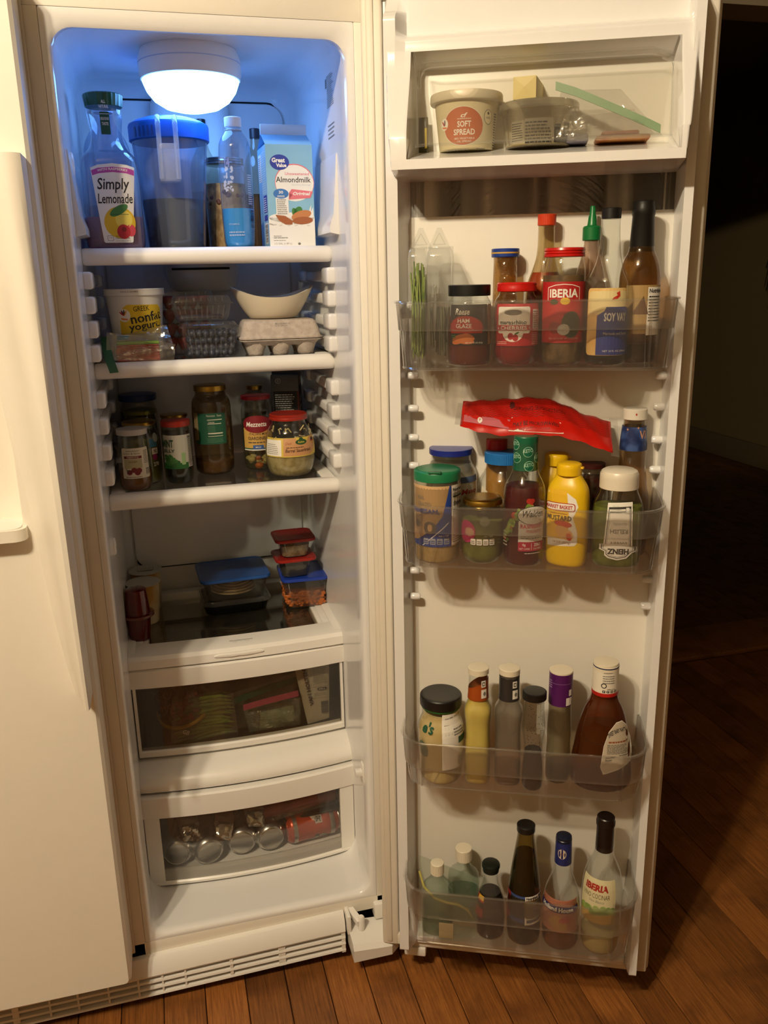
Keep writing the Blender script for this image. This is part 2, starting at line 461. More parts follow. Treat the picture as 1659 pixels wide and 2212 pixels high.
# ------------------------------------------------------------------ the room
WALLM = M('kitchen_wall_paint', '8c8068', 0.8, bump=0.1, bscale=120)
WALLD = M('dining_wall_paint', '86744c', 0.85, bump=0.1, bscale=120)
CEILM = M('ceiling_paint', 'a89c86', 0.9)
TRIMM = M('painted_trim', 'cfc4ae', 0.5)
PLANK = wood('floor_wood', '9c6430', '6a3e1a', '452711', 0.5)
PLANK2 = wood('dining_floor_wood', '8a5628', '5c3818', '3e2410', 0.4)
SADDLE = wood('saddle_wood', '9a683c', '744a26', '4a2c16', 0.2)
fl = struct(G().box(-2.2, 4.3, -3.2, 5.0, -0.06, -0.006).build('floor', M('subfloor', '1a0f07', 0.9), smooth=False))
pw_ = 0.079
def plank_mesh(y0, y1, name, mat):
    return G().rbox(-pw_/2+0.0008, pw_/2-0.0008, y0, y1, -0.0059, 0.0, 0.0012, seg=1).build(name, mat, fl, smooth=False)
pk = plank_mesh(-3.18, 0.985, 'plank', PLANK); pk.location.x = -2.15
x = -2.15+pw_
while x < 2.85:
    c = pk.copy(); COL.objects.link(c); c.location.x = x; c.location.z = random.uniform(-0.0006, 0.0); x += pw_
pk2 = plank_mesh(1.225, 4.95, 'plank', PLANK2); pk2.location.x = 1.0
x = 1.0+pw_
while x < 4.2:
    c = pk2.copy(); COL.objects.link(c); c.location.x = x; c.location.z = random.uniform(-0.0006, 0.0); x += pw_
sd = G().rbox(0.95, 3.0, 0.99, 1.22, -0.005, 0.016, 0.006)
struct(sd.build('trim_1', SADDLE))
struct(G().box(-2.3, 1.15, 1.03, 1.18, 0, 2.62).box(1.15, 2.75, 1.03, 1.18, 2.1, 2.62).box(2.75, 3.0, 1.03, 1.18, 0, 2.62).build('wall_back', WALLM, smooth=False))
struct(G().box(-2.3, -2.2, -3.2, 1.03, 0, 2.62).build('wall_left', WALLM, smooth=False))
struct(G().box(-2.3, 3.0, -3.3, -3.2, 0, 2.62).build('wall_front', WALLM, smooth=False))
struct(G().box(2.9, 3.0, -3.2, 1.03, 0, 2.62).build('wall_right', WALLM, smooth=False))
struct(G().box(-2.3, 4.4, -3.3, 5.1, 2.62, 2.7).build('ceiling', CEILM, smooth=False))
struct(G().box(4.12, 4.25, 1.18, 5.1, 0, 2.62).build('wall_dining_right', WALLD, smooth=False))
struct(G().box(0.6, 4.2, 5.0, 5.1, 0, 2.62).build('wall_dining_back', WALLD, smooth=False))
struct(G().box(0.6, 0.7, 1.18, 5.0, 0, 2.62).build('wall_dining_left', WALLD, smooth=False))
struct(G().rbox(4.10, 4.125, 1.3, 5.0, 0.0, 0.16, 0.006).build('baseboard_right', M('dark_trim', '7a6a4c', 0.6)))
# a dark bushy bundle on the far wall
rt = thing('hanging_bundle', 'dark bushy bundle hanging on the dim wall of the next room', 'decoration', (4.02, 3.30, 1.62))
rnd = random.Random(5)
DRY = M('dried_strands', '2a2214', 0.9)
g = G()
for i in range(90):
    a = rnd.uniform(0, 2*PI); q = rnd.uniform(0.02, 0.16); hh = rnd.uniform(-0.55, -0.1)
    p0 = (rnd.uniform(-0.02, 0.02), 0.2*q*cos(a), 0.3+rnd.uniform(-0.03, 0.03))
    p1 = (0.05*cos(a), q*cos(a)*1.2, 0.1+rnd.uniform(-0.1, 0.1)); p2 = (0.06*sin(a), q*cos(a)*1.3, hh)
    g.tube([p0, p1, p2], [0.006, 0.01, 0.003], 5)
o = g.build('strands', DRY, rt); o['kind'] = 'stuff'
G().tube([(0.08, 0, 0.30), (0.0, 0, 0.33), (-0.03, 0, 0.29)], 0.008, 8).build('hook', M('dark_iron', '1a1713', 0.6), rt)

# ------------------------------------------------------------------ the refrigerator
W = 0.4565
FR = thing('refrigerator', 'cream side-by-side refrigerator with its right door wide open', 'refrigerator')
g = G()
g.rbox(-0.035, 0.49, 0.0, 0.02, 1.726, 1.775, 0.002)
g.rbox(W, 0.49, 0.0, 0.02, 0.10, 1.7265, 0.002)
g.rbox(-0.035, 0.0, 0.0, 0.02, 0.10, 1.7265, 0.002)
g.rbox(-0.035, 0.49, 0.0, 0.02, 0.10, 0.1305, 0.002)
g.box(0.486, 0.49, 0.018, 0.70, 0.06, 1.775); g.box(-0.44, 0.49, 0.018, 0.70, 1.771, 1.775); g.box(-0.44, -0.436, 0.0, 0.70, 0.06, 1.775)
g.box(-0.44, 0.49, 0.696, 0.70, 0.06, 1.775); g.box(-0.44, -0.033, 0.0, 0.02, 0.10, 1.775); g.box(-0.44, 0.49, 0.06, 0.70, 0.06, 0.07)
g.build('cabinet', ENAMEL, FR)
def ring(y, x0, x1, z0, z1, r): return [(a, y, b) for a, b in rrect(x0, x1, z0, z1, r, 7)]
g = G()
g.loft([ring(0.0005, 0, W, 0.1305, 1.726, 0.003), ring(0.0, 0.004, W-0.004, 0.134, 1.722, 0.010), ring(0.001, 0.009, W-0.009, 0.139, 1.708, 0.028), ring(0.006, 0.012, W-0.012, 0.142, 1.702, 0.032),
        ring(0.02, 0.0135, W-0.0135, 0.141, 1.704, 0.034), ring(0.05, 0.012, W-0.012, 0.138, 1.722, 0.036), ring(0.10, 0.011, W-0.011, 0.137, 1.736, 0.038), ring(0.30, 0.0105, W-0.0105, 0.137, 1.738, 0.04),
        ring(0.50, 0.012, W-0.012, 0.137, 1.738, 0.042), ring(0.535, 0.018, W-0.018, 0.142, 1.732, 0.045), ring(0.55, 0.035, W-0.035, 0.16, 1.715, 0.05)], False, True)
g.build('liner', LINER, FR, ang=50)
# air duct on the back wall
g = G()
def rz(z, x0, x1, y0, y1, r): return [(a, b, z) for a, b in rrect(x0, x1, y0, y1, r, 6)]
g.loft([rz(1.326, 0.175, 0.285, 0.46, 0.552, 0.04), rz(1.335, 0.160, 0.300, 0.45, 0.552, 0.045), rz(1.36, 0.152, 0.306, 0.445, 0.552, 0.045), rz(1.55, 0.150, 0.308, 0.452, 0.552, 0.04), rz(1.69, 0.150, 0.308, 0.470, 0.552, 0.04), rz(1.705, 0.155, 0.303, 0.49, 0.552, 0.03)])
dct = g.build('air_duct', LINER, FR, ang=50)
G().rbox(0.165, 0.283, 0.4425, 0.4475, 1.369, 1.3735, 0.001).build('vent_slot', DARK, dct)
g = G()
g.loft([[(a, 0.5495, b) for a, b in rrect(0.030, 0.426, 0.70, 1.706, 0.035)], [(a, 0.537, b) for a, b in rrect(0.033, 0.423, 0.703, 1.703, 0.033)], [(a, 0.5345, b) for a, b in rrect(0.037, 0.419, 0.707, 1.699, 0.03)]], True, True)
g.build('back_panel', LINER, FR, ang=40)
G().loft([[(a, 0.5497, b) for a, b in rrect(0.0268, 0.4292, 0.6968, 1.7092, 0.037)], [(a, 0.5485, b) for a, b in rrect(0.0268, 0.4292, 0.6968, 1.7092, 0.037)]]).build('panel_seam_shadow', DARK, FR)  # dark sheet paints in the shade of the gap round the back panel
# side wall shelf ribs
ribz = [1.352, 1.311, 1.270, 1.229, 1.148, 1.101, 1.054, 1.007]
for side in (0, 1):
    g = G()
    g.rbox(0.008, 0.026, 0.150, 0.205, -0.0145, 0.0145, 0.005, seg=3); g.rbox(0.008, 0.0215, 0.19, 0.47, -0.011, 0.009, 0.004); g.rbox(0.008, 0.028, 0.40, 0.46, -0.013, 0.011, 0.005)
    if side: g.xf(lambda p: (W-p[0], p[1], p[2]))
    first = g.build('shelf_rib', LINER, FR, ang=50); first.location.z = ribz[0]
    for z in ribz[1:]:
        c = first.copy(); COL.objects.link(c); c.location.z = z
# upper wall mouldings beside the top shelf
for side in (0, 1):
    g = G()
    pr = [(0.008, 1.56), (0.0125, 1.55), (0.016, 1.50), (0.020, 1.455), (0.027, 1.435), (0.027, 1.424), (0.008, 1.42)]
    g.loft([[(a, y, b) for a, b in pr] for y in (0.10, 0.14, 0.16, 0.5)])
    if side: g.xf(lambda p: (W-p[0], p[1], p[2]))
    g.build('wall_moulding', LINER, FR, ang=60)
lathe([(1, 0), (13, 0), (13, 3), (11, 5), (1, 6)], 24).xf(lambda p: (0.0105+p[2], 0.175+p[0], 1.538+p[1]*1.5)).build('wall_button', LINER, FR)
lathe([(1, 0), (13, 0), (13, 3), (11, 5), (1, 6)], 24).xf(lambda p: (0.0105+p[2], 0.165+p[0], 0.875+p[1]*1.3)).build('wall_button', LINER, FR)
G().rbox(0.428, 0.447, 0.028, 0.043, 0.392, 0.404, 0.002).rbox(0.441, 0.446, 0.026, 0.045, 0.378, 0.418, 0.002).build('stop_tab', WHITE, FR)
lb = Lab()
lb.rect(98, 1665, 106, 1680, GREY, 0); lb.lines(110, 1632, 168, 1684, 16, GREY, 0, 0.4, 0.3, 3); lb.lines(112, 1582, 165, 1608, 4, GREY, 0, 0.35, 0.2, 8)
lb.build(FR, lambda s, t, off: (W-0.0113-off, 0.275-s/1000.0, t/1000.0), 'spec_print', step=None)

# glass shelves
def shelf(zt, yf, name='glass_shelf'):
    gl = G().rbox(0.030, W-0.030, yf+0.028, 0.525, zt-0.005, zt-0.001, 0.0008).build(name, SHELFG, FR, smooth=False)
    sec = [(0.034, 0.0), (0.018, 0.0016), (0.008, 0.0005), (0.002, -0.006), (0.0, -0.0135), (0.0012, -0.021), (0.006, -0.0262), (0.013, -0.0275), (0.034, -0.024)]
    g = G(); rings = []
    for x, k in ((0.0085, 0.55), (0.0095, 0.8), (0.0125, 0.95), (0.017, 1.0), (W/2, 1.0), (W-0.017, 1.0), (W-0.0125, 0.95), (W-0.0095, 0.8), (W-0.0085, 0.55)):
        rings.append([(x, yf+0.017+(a-0.017)*k, zt-0.0135+(b+0.0135)*k) for a, b in sec])
    g.loft(rings); g.build('front_trim', WHITE, gl, ang=50)
    for a, b in ((0.0125, 0.040), (W-0.040, W-0.0125)):
        G().rbox(a, b, yf+0.02, 0.50, zt-0.018, zt+0.0005, 0.003).build('side_trim', WHITE, gl)
    return gl
shelf(1.404, 0.172); shelf(1.208, 0.180); s3 = shelf(0.9645, 0.177)
G().box(0.190, 0.240, 0.222, 0.240, 0.9636, 0.96385).build('shelf_sticker', clear('sticker_film', 'ffffff', 0.35, 'b8b4aa'), s3, smooth=False)

# crisper cover
HW = W/2
def bow(x, b): return -b*(1-((x-HW)/0.215)**2)
def bowbar(sec, x0, x1, b, n=22, endr=True):
    rings = []
    for i in range(n+1):
        x = x0+(x1-x0)*i/n
        rings.append([(x, yy+bow(x, b), zz) for yy, zz in sec])
    return rings
cc = G().rbox(0.05, W-0.05, 0.255, 0.528, 0.6255, 0.6285, 0.0008).build('crisper_cover', clear('cover_glass', 'eeeee8', 0.03, 'a8a698', gloss=0.06), FR, smooth=False)
g = G(); g.loft(bowbar([(0.262, 0.6315), (0.212, 0.632), (0.203, 0.6300), (0.197, 0.623), (0.195, 0.607), (0.199, 0.604), (0.262, 0.612)], 0.011, W-0.011, 0.010))
g.build('front_rail', WHITE, cc, ang=30)
for m in (0, 1):
    g = G()
    g.rbox(0.0085, 0.026, 0.215, 0.53, 0.612, 0.6325, 0.0025); g.rbox(0.026, 0.040, 0.25, 0.53, 0.612, 0.6305, 0.0015); g.rbox(0.040, 0.052, 0.255, 0.53, 0.612, 0.628, 0.0015)
    if m: g.xf(lambda p: (W-p[0], p[1], p[2]))
    g.build('side_rail', WHITE, cc)
G().rbox(0.03, W-0.03, 0.505, 0.535, 0.615, 0.645, 0.003).build('back_rail', LINER, cc)
g = G(); g.loft([[(0.178+0.1*t, 0.1862+bow(0.178+0.1*t, 0.0)*0+0.002*cos(a)+(-0.002 if 0.25 < t < 0.75 else 0), 0.6175+0.0045*k*sin(a)) for a in [2*PI*i/12 for i in range(12)]] for t, k in ((0, .3), (0.04, .8), (0.1, 1), (0.35, 1), (0.5, 0.8), (0.65, 1), (0.9, 1), (0.96, .8), (1, .3))])
g.build('humidity_slider', WHITE, cc)
lb = Lab(); lb.text('HumidityControl', 0, 0, 46, 7.5, GREY, 0, 0.0); lb.text('High  . . . . . .  Low', 0, -7, 34, 2.2, GREY, 0, 0.0)
lb.build(cc, lambda s, t, off: (0.236+s/1000.0, 0.2195+t/1000.0, 0.6325+off), 'humidity_print', step=None)
# drawers
def drawer(name, x0, x1, yf, b, z0, zb0, zb1, zt, lipz, sidew, tint, trayM, frameM):
    g = G()
    t = 0.020
    g.loft(bowbar([(yf+t, zt-0.001), (yf+0.004, zt), (yf, zt-0.003), (yf-0.001, (zb1+zt)/2), (yf+0.001, zb1+0.001), (yf+0.004, zb1), (yf+t, zb1+0.002)], x0, x1, b))
    g.loft(bowbar([(yf+t, zb0), (yf+0.006, zb0), (yf+0.003, zb0-0.003), (yf+0.003, z0+0.003), (yf+0.006, z0), (yf+t, z0)], x0+0.004, x1-0.004, b))
    for a, c in ((x0+0.003, x0+0.003+sidew), (x1-0.003-sidew, x1-0.003)):
        g.loft([[(a, yf+0.004+bow(a, b), z), (c, yf+0.004+bow(c, b), z), (c, yf+0.016+bow(c, b), z), (a, yf+0.016+bow(a, b), z)] for z in (z0+0.002, zb1+0.004)])
    fr = g.build(name, frameM, FR, ang=32)
    g = G(); g.loft(bowbar([(yf+0.008, lipz-0.004), (yf+0.008, zb1+0.003), (yf+0.010, zb1+0.003), (yf+0.010, lipz-0.004)], x0+0.003+sidew*0.6, x1-0.003-sidew*0.6, b))
    g.build('window', tint, fr)
    g = G(); g.box(x0+0.010, x1-0.010, yf+0.016, 0.50, z0+0.003, z0+0.006); g.box(x0+0.008, x0+0.011, yf+0.010, 0.50, z0+0.003, zb1+0.02); g.box(x1-0.011, x1-0.008, yf+0.010, 0.50, z0+0.003, zb1+0.02); g.box(x0+0.008, x1-0.008, 0.497, 0.50, z0+0.003, zb1+0.02)
    g.build('tray', trayM, fr, smooth=False)
    return fr
drawer('crisper_drawer', 0.010, W-0.010, 0.199, 0.016, 0.4045, 0.420, 0.5615, 0.6025, 0.42, 0.006, clear('drawer_smoke', 'eceae4', 0.04, '8a8478', gloss=0.05), clear('tray_smoke', 'e0dcd4', 0.12, '7a7468'), WHITE)
g = G(); g.loft(bowbar([(0.235, 0.3995), (0.19, 0.3965), (0.165, 0.387), (0.151, 0.372), (0.148, 0.360), (0.150, 0.3565), (0.17, 0.356), (0.235, 0.386)], 0.007, W-0.007, 0.018)); g.build('drawer_cover', WHITE, FR, ang=45)
TW = WHITE
drawer('lower_drawer', 0.009, W-0.009, 0.137, 0.020, 0.1415, 0.152, 0.3035, 0.3525, 0.153, 0.030, clear('drawer_clear', 'fbfaf8', 0.03, 'c8c0b0', gloss=0.05), TW, WHITE)
g = G(); g.loft(bowbar([(0.150, 0.178), (0.146, 0.178), (0.143, 0.153), (0.148, 0.150)], 0.03, W-0.03, 0.020)); 
g.build('drawer_sill', clear('sill_white', 'ffffff', 0.5, 'd8d4cc'), FR)

# kick grille, hinge
kg = G().loft([[(x, a, b+dz) for a, b in ((0.012, 0.110), (-0.010, 0.108), (-0.018, 0.098), (-0.0235, 0.076), (-0.021, 0.0715), (0.012, 0.0715))] for x, dz in ((-0.44, -0.012), (-0.03, -0.006), (0.385, 0.004))]).build('kick_grille', WHITE, FR, ang=30)
for k, z in enumerate((0.060, 0.0455, 0.030)):
    G().loft([[(x, a, z+b+dz) for a, b in ((-0.004, 0.003), (-0.020, 0.0025), (-0.021, -0.0015), (-0.004, -0.0025))] for x, dz in ((-0.44, -0.012), (-0.03, -0.006), (0.385, 0.003))]).build('slat', WHITE, kg, ang=30)
for x, w_ in ((-0.36, .002), (-0.30, .002), (-0.24, .006), (-0.18, .002), (-0.13, .002), (-0.075, .002), (-0.02, .002), (0.025, .002), (0.068, .002), (0.155, .002), (0.158, .0015), (0.256, .007), (0.381, .004)):
    G().rbox(x-w_, x+w_, -0.0195, -0.003, 0.026, 0.078, 0.0005, seg=1).build('grille_post', WHITE, kg)
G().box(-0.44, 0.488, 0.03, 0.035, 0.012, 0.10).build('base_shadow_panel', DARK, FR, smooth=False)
g = G()
g.loft([[(0.392, y, z) for y, z in ((0.0, 0.04), (-0.066, 0.04), (-0.068, 0.068), (-0.060, 0.078), (0.0, 0.085))], [(0.47, y, z) for y, z in ((0.0, 0.04), (-0.066, 0.04), (-0.068, 0.062), (-0.060, 0.070), (0.0, 0.078))], [(0.488, y, z) for y, z in ((0.0, 0.04), (-0.05, 0.04), (-0.05, 0.06), (-0.04, 0.066), (0.0, 0.074))]])
g.rbox(0.388, 0.396, -0.03, 0.012, 0.075, 0.118, 0.002)
g.loft([[(0.388, 0.01, 0.119), (0.402, 0.01, 0.119), (0.402, 0.01, 0.109), (0.388, 0.01, 0.109)], [(0.408, -0.032, 0.104), (0.420, -0.028, 0.104), (0.420, -0.028, 0.094), (0.408, -0.032, 0.094)]])
hc = g.build('hinge_cover', WHITE, FR, ang=30)
lathe([(6.5, 80), (7, 82), (7, 108), (5, 111), (1, 111)], 20).xf(lambda p: (p[0]+0.417, p[1]-0.026, p[2])).build('hinge_pin', WHITE, hc)
G().rbox(0.449, 0.482, -0.012, 0.02, 0.082, 0.118, 0.003).build('hinge_bracket', WHITE, hc)

# freezer door with handle and dispenser
g = G()
FX0, FX1, FYF, FYB = -0.43, -0.024, -0.084, -0.006
def fring(x0, x1, z0, z1, y, r): return [(a, y, b) for a, b in rrect(x0, x1, z0, z1, r, 5)]
hole = (-0.30, -0.098, 0.985, 1.34)
# face built as four slabs round the dispenser recess
ro = [rrect(FX0, FX1, 0.118, 1.765, r_, 4) for r_ in (0.012, 0.012, 0.009)]
def fr_(pts, y, k=0.0): return [(a, y, b) for a, b in pts]
inner = rrect(hole[0], hole[1], hole[2], hole[3], 0.02, 4)
o3 = rrect(FX0+0.005, FX1-0.005, 0.123, 1.760, 0.008, 4)
g.loft([fr_(ro[0], FYB), fr_(ro[1], FYF+0.006), fr_(o3, FYF), fr_(inner, FYF), fr_(inner, -0.03)], True, True)
fd = g.build('freezer_door', ENAMEL, FR, ang=30)
sec = [(-0.0295, -0.082), (-0.0295, -0.140), (-0.034, -0.146), (-0.044, -0.147), (-0.056, -0.139), (-0.068, -0.118), (-0.080, -0.098), (-0.095, -0.086), (-0.11, -0.082)]
g = G(); g.loft([[(-0.0295+(a+0.0295)*k, b, z) for a, b in sec] for z, k in ((0.706, 0.35), (0.712, 0.36), (0.76, 0.46), (0.85, 0.6), (1.0, 0.75), (1.2, 0.95), (1.35, 1.15), (1.5, 1.6), (1.515, 1.65))])
g.build('door_handle', ENAMEL, fd, ang=40)
g = G(); g.loft([[(a, b, z) for a, b in rrect(-0.30, -0.093, -0.110, -0.03, 0.018)] for z in (0.978, 0.996)] )
g.build('drip_tray', ENAMEL, fd)
g = G(); g.loft([[(a, b, z) for a, b in rrect(-0.29, -0.100, -0.104, -0.04, 0.014)] for z in (0.9962, 0.9975)]); g.build('drip_grid', WHITE, fd)
G().rbox(-0.24, -0.14, -0.082, -0.04, 1.25, 1.33, 0.006).build('dispenser_chute', M('dispenser_grey', '8d897f', 0.5), fd)
G().rbox(-0.43, -0.020, -0.0055, -0.0005, 0.115, 1.765, 0.002).build('freezer_gasket', GASK, fd)

# ------------------------------------------------------------------ the open door
dz0, dz1 = 0.066, 1.768
g = G().rbox(0.0, 0.513, -0.066, 0.0, dz0, dz1, 0.006, seg=3).xf(dt3)
DR = g.build('fresh_food_door', ENAMEL, FR, ang=30)
g = G()
for a0, a1, z0, z1 in ((0.002, 0.034, dz0+0.003, dz1-0.003), (0.482, 0.508, dz0+0.003, dz1-0.003)):
    g.rbox(a0, a1, 0.0, 0.011, z0, z1, 0.004, seg=3)
for z0, z1 in ((dz0+0.003, dz0+0.030), (dz1-0.030, dz1-0.003)): g.rbox(0.002, 0.508, 0.0, 0.0105, z0, z1, 0.004, seg=3)
g.rbox(0.010, 0.022, 0.008, 0.0145, dz0+0.012, dz1-0.012, 0.003)
g.xf(dt3).build('gasket', GASK, DR, ang=40)
def sm(a, b, x):
    t = min(1, max(0, (x-a)/(b-a))); return t*t*(3-2*t)
HZ0, HZ1 = 1.494, 1.672          # dairy housing
def door_w(u, z):
    kd = sm(0.075, 0.10, z)*(1-sm(1.70, 1.735, z))
    # side dikes
    hl = sm(0.038, 0.043, u)*(1-sm(0.0665, 0.074, u)); hr = sm(0.463, 0.470, u)*(1-sm(0.4835, 0.488, u))
    inn = sm(0.0665, 0.074, u)*(1-sm(0.463, 0.470, u))
    w = 0.003+0.050*kd*max(hl, hr)
    ztop = sm(0.118, 0.128, z)*(1-sm(1.60, 1.62, z))
    if inn > 0:
        pan = 0.020*(1-ztop)-0.020*ztop
        w = (1-inn)*w+inn*pan
    if z < 0.128 and inn > 0:
        w = max(w, (0.024)*kd*inn)
    # dairy housing
    t = (z-HZ0)/(HZ1-HZ0)
    if -0.35 < t < 1.25:
        tt = min(1, max(0, t))
        ul = 0.055-0.016*tt; ur = 0.466+0.018*tt
        side = sm(ul-0.004, ul+0.006, u)*(1-sm(ur-0.006, ur+0.004, u))
        front = 0.108-0.062*sm(0.15, 1.0, tt)
        h = 0.0
        if 0 <= t <= 1: h = 1.0
        elif t > 1: h = 1-sm(1.0, 1.14, t)
        elif t < 0: h = (1-sm(0, -0.03, t)) if t > -0.03 else 0.0
        hw = front*h*side
        if t < 0:
            # the side cheeks below the housing sweep back into the dikes
            hw = max(hw, 0.0)
        if h > 0.001 or hw > w: w = max(w, hw)
        # its opening
        rx0, rx1, rz0, rz1, rr = 0.082, 0.4545, 1.5225, 1.656, 0.016
        qx = abs(u-(rx0+rx1)/2)-((rx1-rx0)/2-rr); qz = abs(z-(rz0+rz1)/2)-((rz1-rz0)/2-rr)
        ins = rr-(min(max(qx, qz), 0)+math.hypot(max(qx, 0), max(qz, 0)))
        if ins > 0:
            k = sm(0.0, 0.005, ins); w = (1-k)*w+k*(-0.020)
    return w
def grid_lines(a, b, marks, coarse, fine, reach):
    out = []; x = a
    while x < b:
        out.append(x)
        d = min(abs(x-m) for m in marks)
        x += fine if d < reach else coarse
    out.append(b); return out
us = grid_lines(0.035, 0.489, (0.040, 0.050, 0.070, 0.085, 0.452, 0.4665, 0.480, 0.486), 0.012, 0.0016, 0.009)
zs = grid_lines(0.090, 1.745, (0.095, 0.123, 1.492, 1.497, 1.524, 1.645, 1.654, 1.672, 1.69, 1.705), 0.03, 0.0022, 0.010)
zs = sorted(set(zs+[1.40+0.012*i for i in range(7)]+[1.535+0.01*i for i in range(11)]))
vv = []; ff = []; nu = len(us)
for z in zs:
    for u in us: vv.append(dT(u, door_w(u, z), z))
for i in range(len(zs)-1):
    for j in range(nu-1): ff.append((i*nu+j, i*nu+j+1, (i+1)*nu+j+1, (i+1)*nu+j))
g = G(); g.add(vv, ff); g.build('door_liner', LINER, DR, ang=55)
# pegs that carry the bins
pg = [('L', z) for z in (1.304, 1.194, 1.141, 1.093, 1.046, 0.862, 0.815)]+[('R', z) for z in (1.194, 1.146, 1.094, 1.046, 0.862, 0.815)]
for sd_, z in pg:
    g = lathe([(1, 0), (5.6, 0.5), (6.4, 4), (6, 14), (4.5, 16.5), (1, 17)], 14)
    if sd_ == 'L': g.xf(lambda p: dT(0.068+p[2], 0.020+p[0], z+p[1]))
    else: g.xf(lambda p: dT(0.4685-p[2], 0.020+p[0], z+p[1]))
    g.build('bin_peg', LINER, DR)
G().rbox(0.045, 0.088, -0.02, 0.012, 0.048, 0.068, 0.003).xf(dt3).build('door_foot', WHITE, DR)
# dairy cover
g = G(); n = 14
def sheet(u, t, off): # t 0 bottom .. 1 top
    e = min(1.0, min(u-0.0935, 0.4435-u)/0.022)
    edge = 0.016*(1-math.sqrt(max(0, 1-(1-max(0, e))**2)))
    topc = 0.022*max(0, (t-0.78)/0.22)**2
    return (u, 0.100-0.035*t-edge-topc+off, 1.526+0.118*t)
uu = grid_lines(0.0935, 0.4435, (0.0935, 0.4435), 0.03, 0.003, 0.024)
for off in (0.0, -0.0022):
    vv = [dt3(sheet(u, i/n, off)) for i in range(n+1) for u in uu]; k = len(uu)
    ff = [(i*k+j, i*k+j+1, (i+1)*k+j+1, (i+1)*k+j) for i in range(n) for j in range(k-1)]
    g.add(vv, ff)
dc = g.build('dairy_cover', clear('dairy_plastic', 'fafaf8', 0.03, 'd0c8bc', gloss=0.05), FR, ang=60)
pth = [dt3(sheet(u, 0.0, 0.001)) for u in uu]; G().tube(pth, 0.0022, 8).build('bottom_rim', PLAST, dc)
pth = [dt3(sheet(0.0935, t/10, 0.0)) for t in range(0, 10)]+[dt3(sheet(u, 1.0, 0.0)) for u in uu[1:-1]]+[dt3(sheet(0.4435, t/10, 0.0)) for t in range(9, -1, -1)]
G().tube(pth, 0.0018, 8).build('cover_rim', PLAST, dc)

# door bins
def outline(inset, back, rL=0.045, rR=0.05):
    u0, u1, wf = 0.0605+inset, 0.4685-inset, 0.1285-inset
    P = [(u0+0.004, back), (u0, back+0.02)]
    for i in range(9):
        a = PI*0.5*i/8; P.append((u0+rL-rL*cos(a), wf-rL+rL*sin(a)))
    for i in range(9):
        a = PI*0.5*i/8; P.append((u1-rR+rR*sin(a), wf-rR+rR*cos(a)))
    P += [(u1, back+0.02), (u1-0.004, back)]
    return P
def wallband(z0, z1, ins0, ins1, th, back, rimback=0.0):
    g = G(); n = len(outline(0, back))
    def rg(z, i): 
        P = outline(i, back); return [(a, b, z+rimback*max(0, (0.07-b)/0.07)) for a, b in P]
    ro0, ro1 = rg(z0, ins0), rg(z1, ins1); ri1, ri0 = rg(z1, ins1+th), rg(z0, ins0+th)
    rings = [ro0, ro1, ri1, ri0]
    vv = [p for r in rings for p in r]; ff = []
    for i in range(4):
        k = (i+1) % 4
        for j in range(n-1): ff.append((i*n+j, i*n+j+1, k*n+j+1, k*n+j))
    for j in (0, n-1): ff.append(tuple(i*n+j for i in range(4)))
    return g.add(vv, ff)
def door_bin(zb, zm, zt, lip=0.0):
    g = wallband(zb, zm, 0.009, 0.005, 0.0026, 0.0)
    P = outline(0.0105, 0.0); Q = [(a, b, zb+0.001) for a, b in P]; Q2 = [(a, b, zb+0.0045) for a, b in P]
    n = len(P)
    g.loft([Q, Q2], True, True)
    b = g.xf(dt3).build('door_bin', BINC, FR, ang=45)
    g = wallband(zm-0.001, zt, 0.003, 0.0, 0.003, 0.0, lip); nq = len(outline(0, 0))-1; g.m = [0 if i < nq else 1 for i in range(len(g.m))]; g.xf(dt3).build('frosted_band', [BINF, BINC], b, ang=50)
    P = outline(-0.0008, 0.0); pth = [dT(a, b_, zt+lip*max(0, (0.07-b_)/0.07)) for a, b_ in P]; G().tube(pth, 0.0021, 8).build('rim', PLAST, b)
    wf = 0.1285-0.0045
    pth = [dT(0.1145, wf-0.0035, zb+0.004), dT(0.128, wf, zm-0.001), dT(0.42, wf, zm-0.001), dT(0.422, wf-0.002, zb+0.004)]
    G().tube(pth, 0.0012, 6).build('front_ridge', PLAST, b)
    pth = [dT(a, b_, zb+0.002) for a, b_ in outline(0.009, 0.01)]; G().tube(pth, 0.0018, 6).build('bottom_rim', PLAST, b)
    for uu_ in (0.098, 0.428):
        G().rbox(uu_-0.0012, uu_+0.0012, 0.105, 0.1225, zb+0.003, zt-0.002, 0.0008).xf(dt3).build('corner_rib', PLAST, b)
    return b
F1, F2, F3, F4 = 1.217, 0.908, 0.510, 0.187
door_bin(F1-0.0045, 1.2715, 1.3115); door_bin(F2-0.0045, 0.9625, 1.005, 0.008); door_bin(F3-0.0045, 0.5415, 0.594, 0.010); door_bin(F4-0.0045, 0.2425, 0.300, 0.008)

# dome light stuck under the ceiling
LX, LY = 0.2215, 0.270
rt = thing('dome_light', 'round white dome light glowing blue-white under the refrigerator ceiling', 'light', (LX, LY, 1.638))
lathe([(82, 50), (87, 52), (89, 60), (89, 84), (85, 96), (84, 99), (1, 99)], 48).build('housing', WHITE, rt, ang=35)
lathe([(87.5, 76), (89.6, 76.5), (89.6, 78), (87.5, 78.6)], 48).build('seam_ring', M('pale_blue_ring', 'b8c4d8', 0.4), rt)
LENS, nt, out = newmat('glowing_lens')
em = nt.nodes.new('ShaderNodeEmission'); em.inputs[0].default_value = (0.15, 0.40, 1.0, 1); em.inputs[1].default_value = 10.0
nt.links.new(em.outputs[0], out.inputs[0])
lathe([(1, 0), (25, 1.5), (48, 7), (66, 18), (78, 33), (84, 48), (85, 52), (1, 53)], 48).build('lens', LENS, rt)
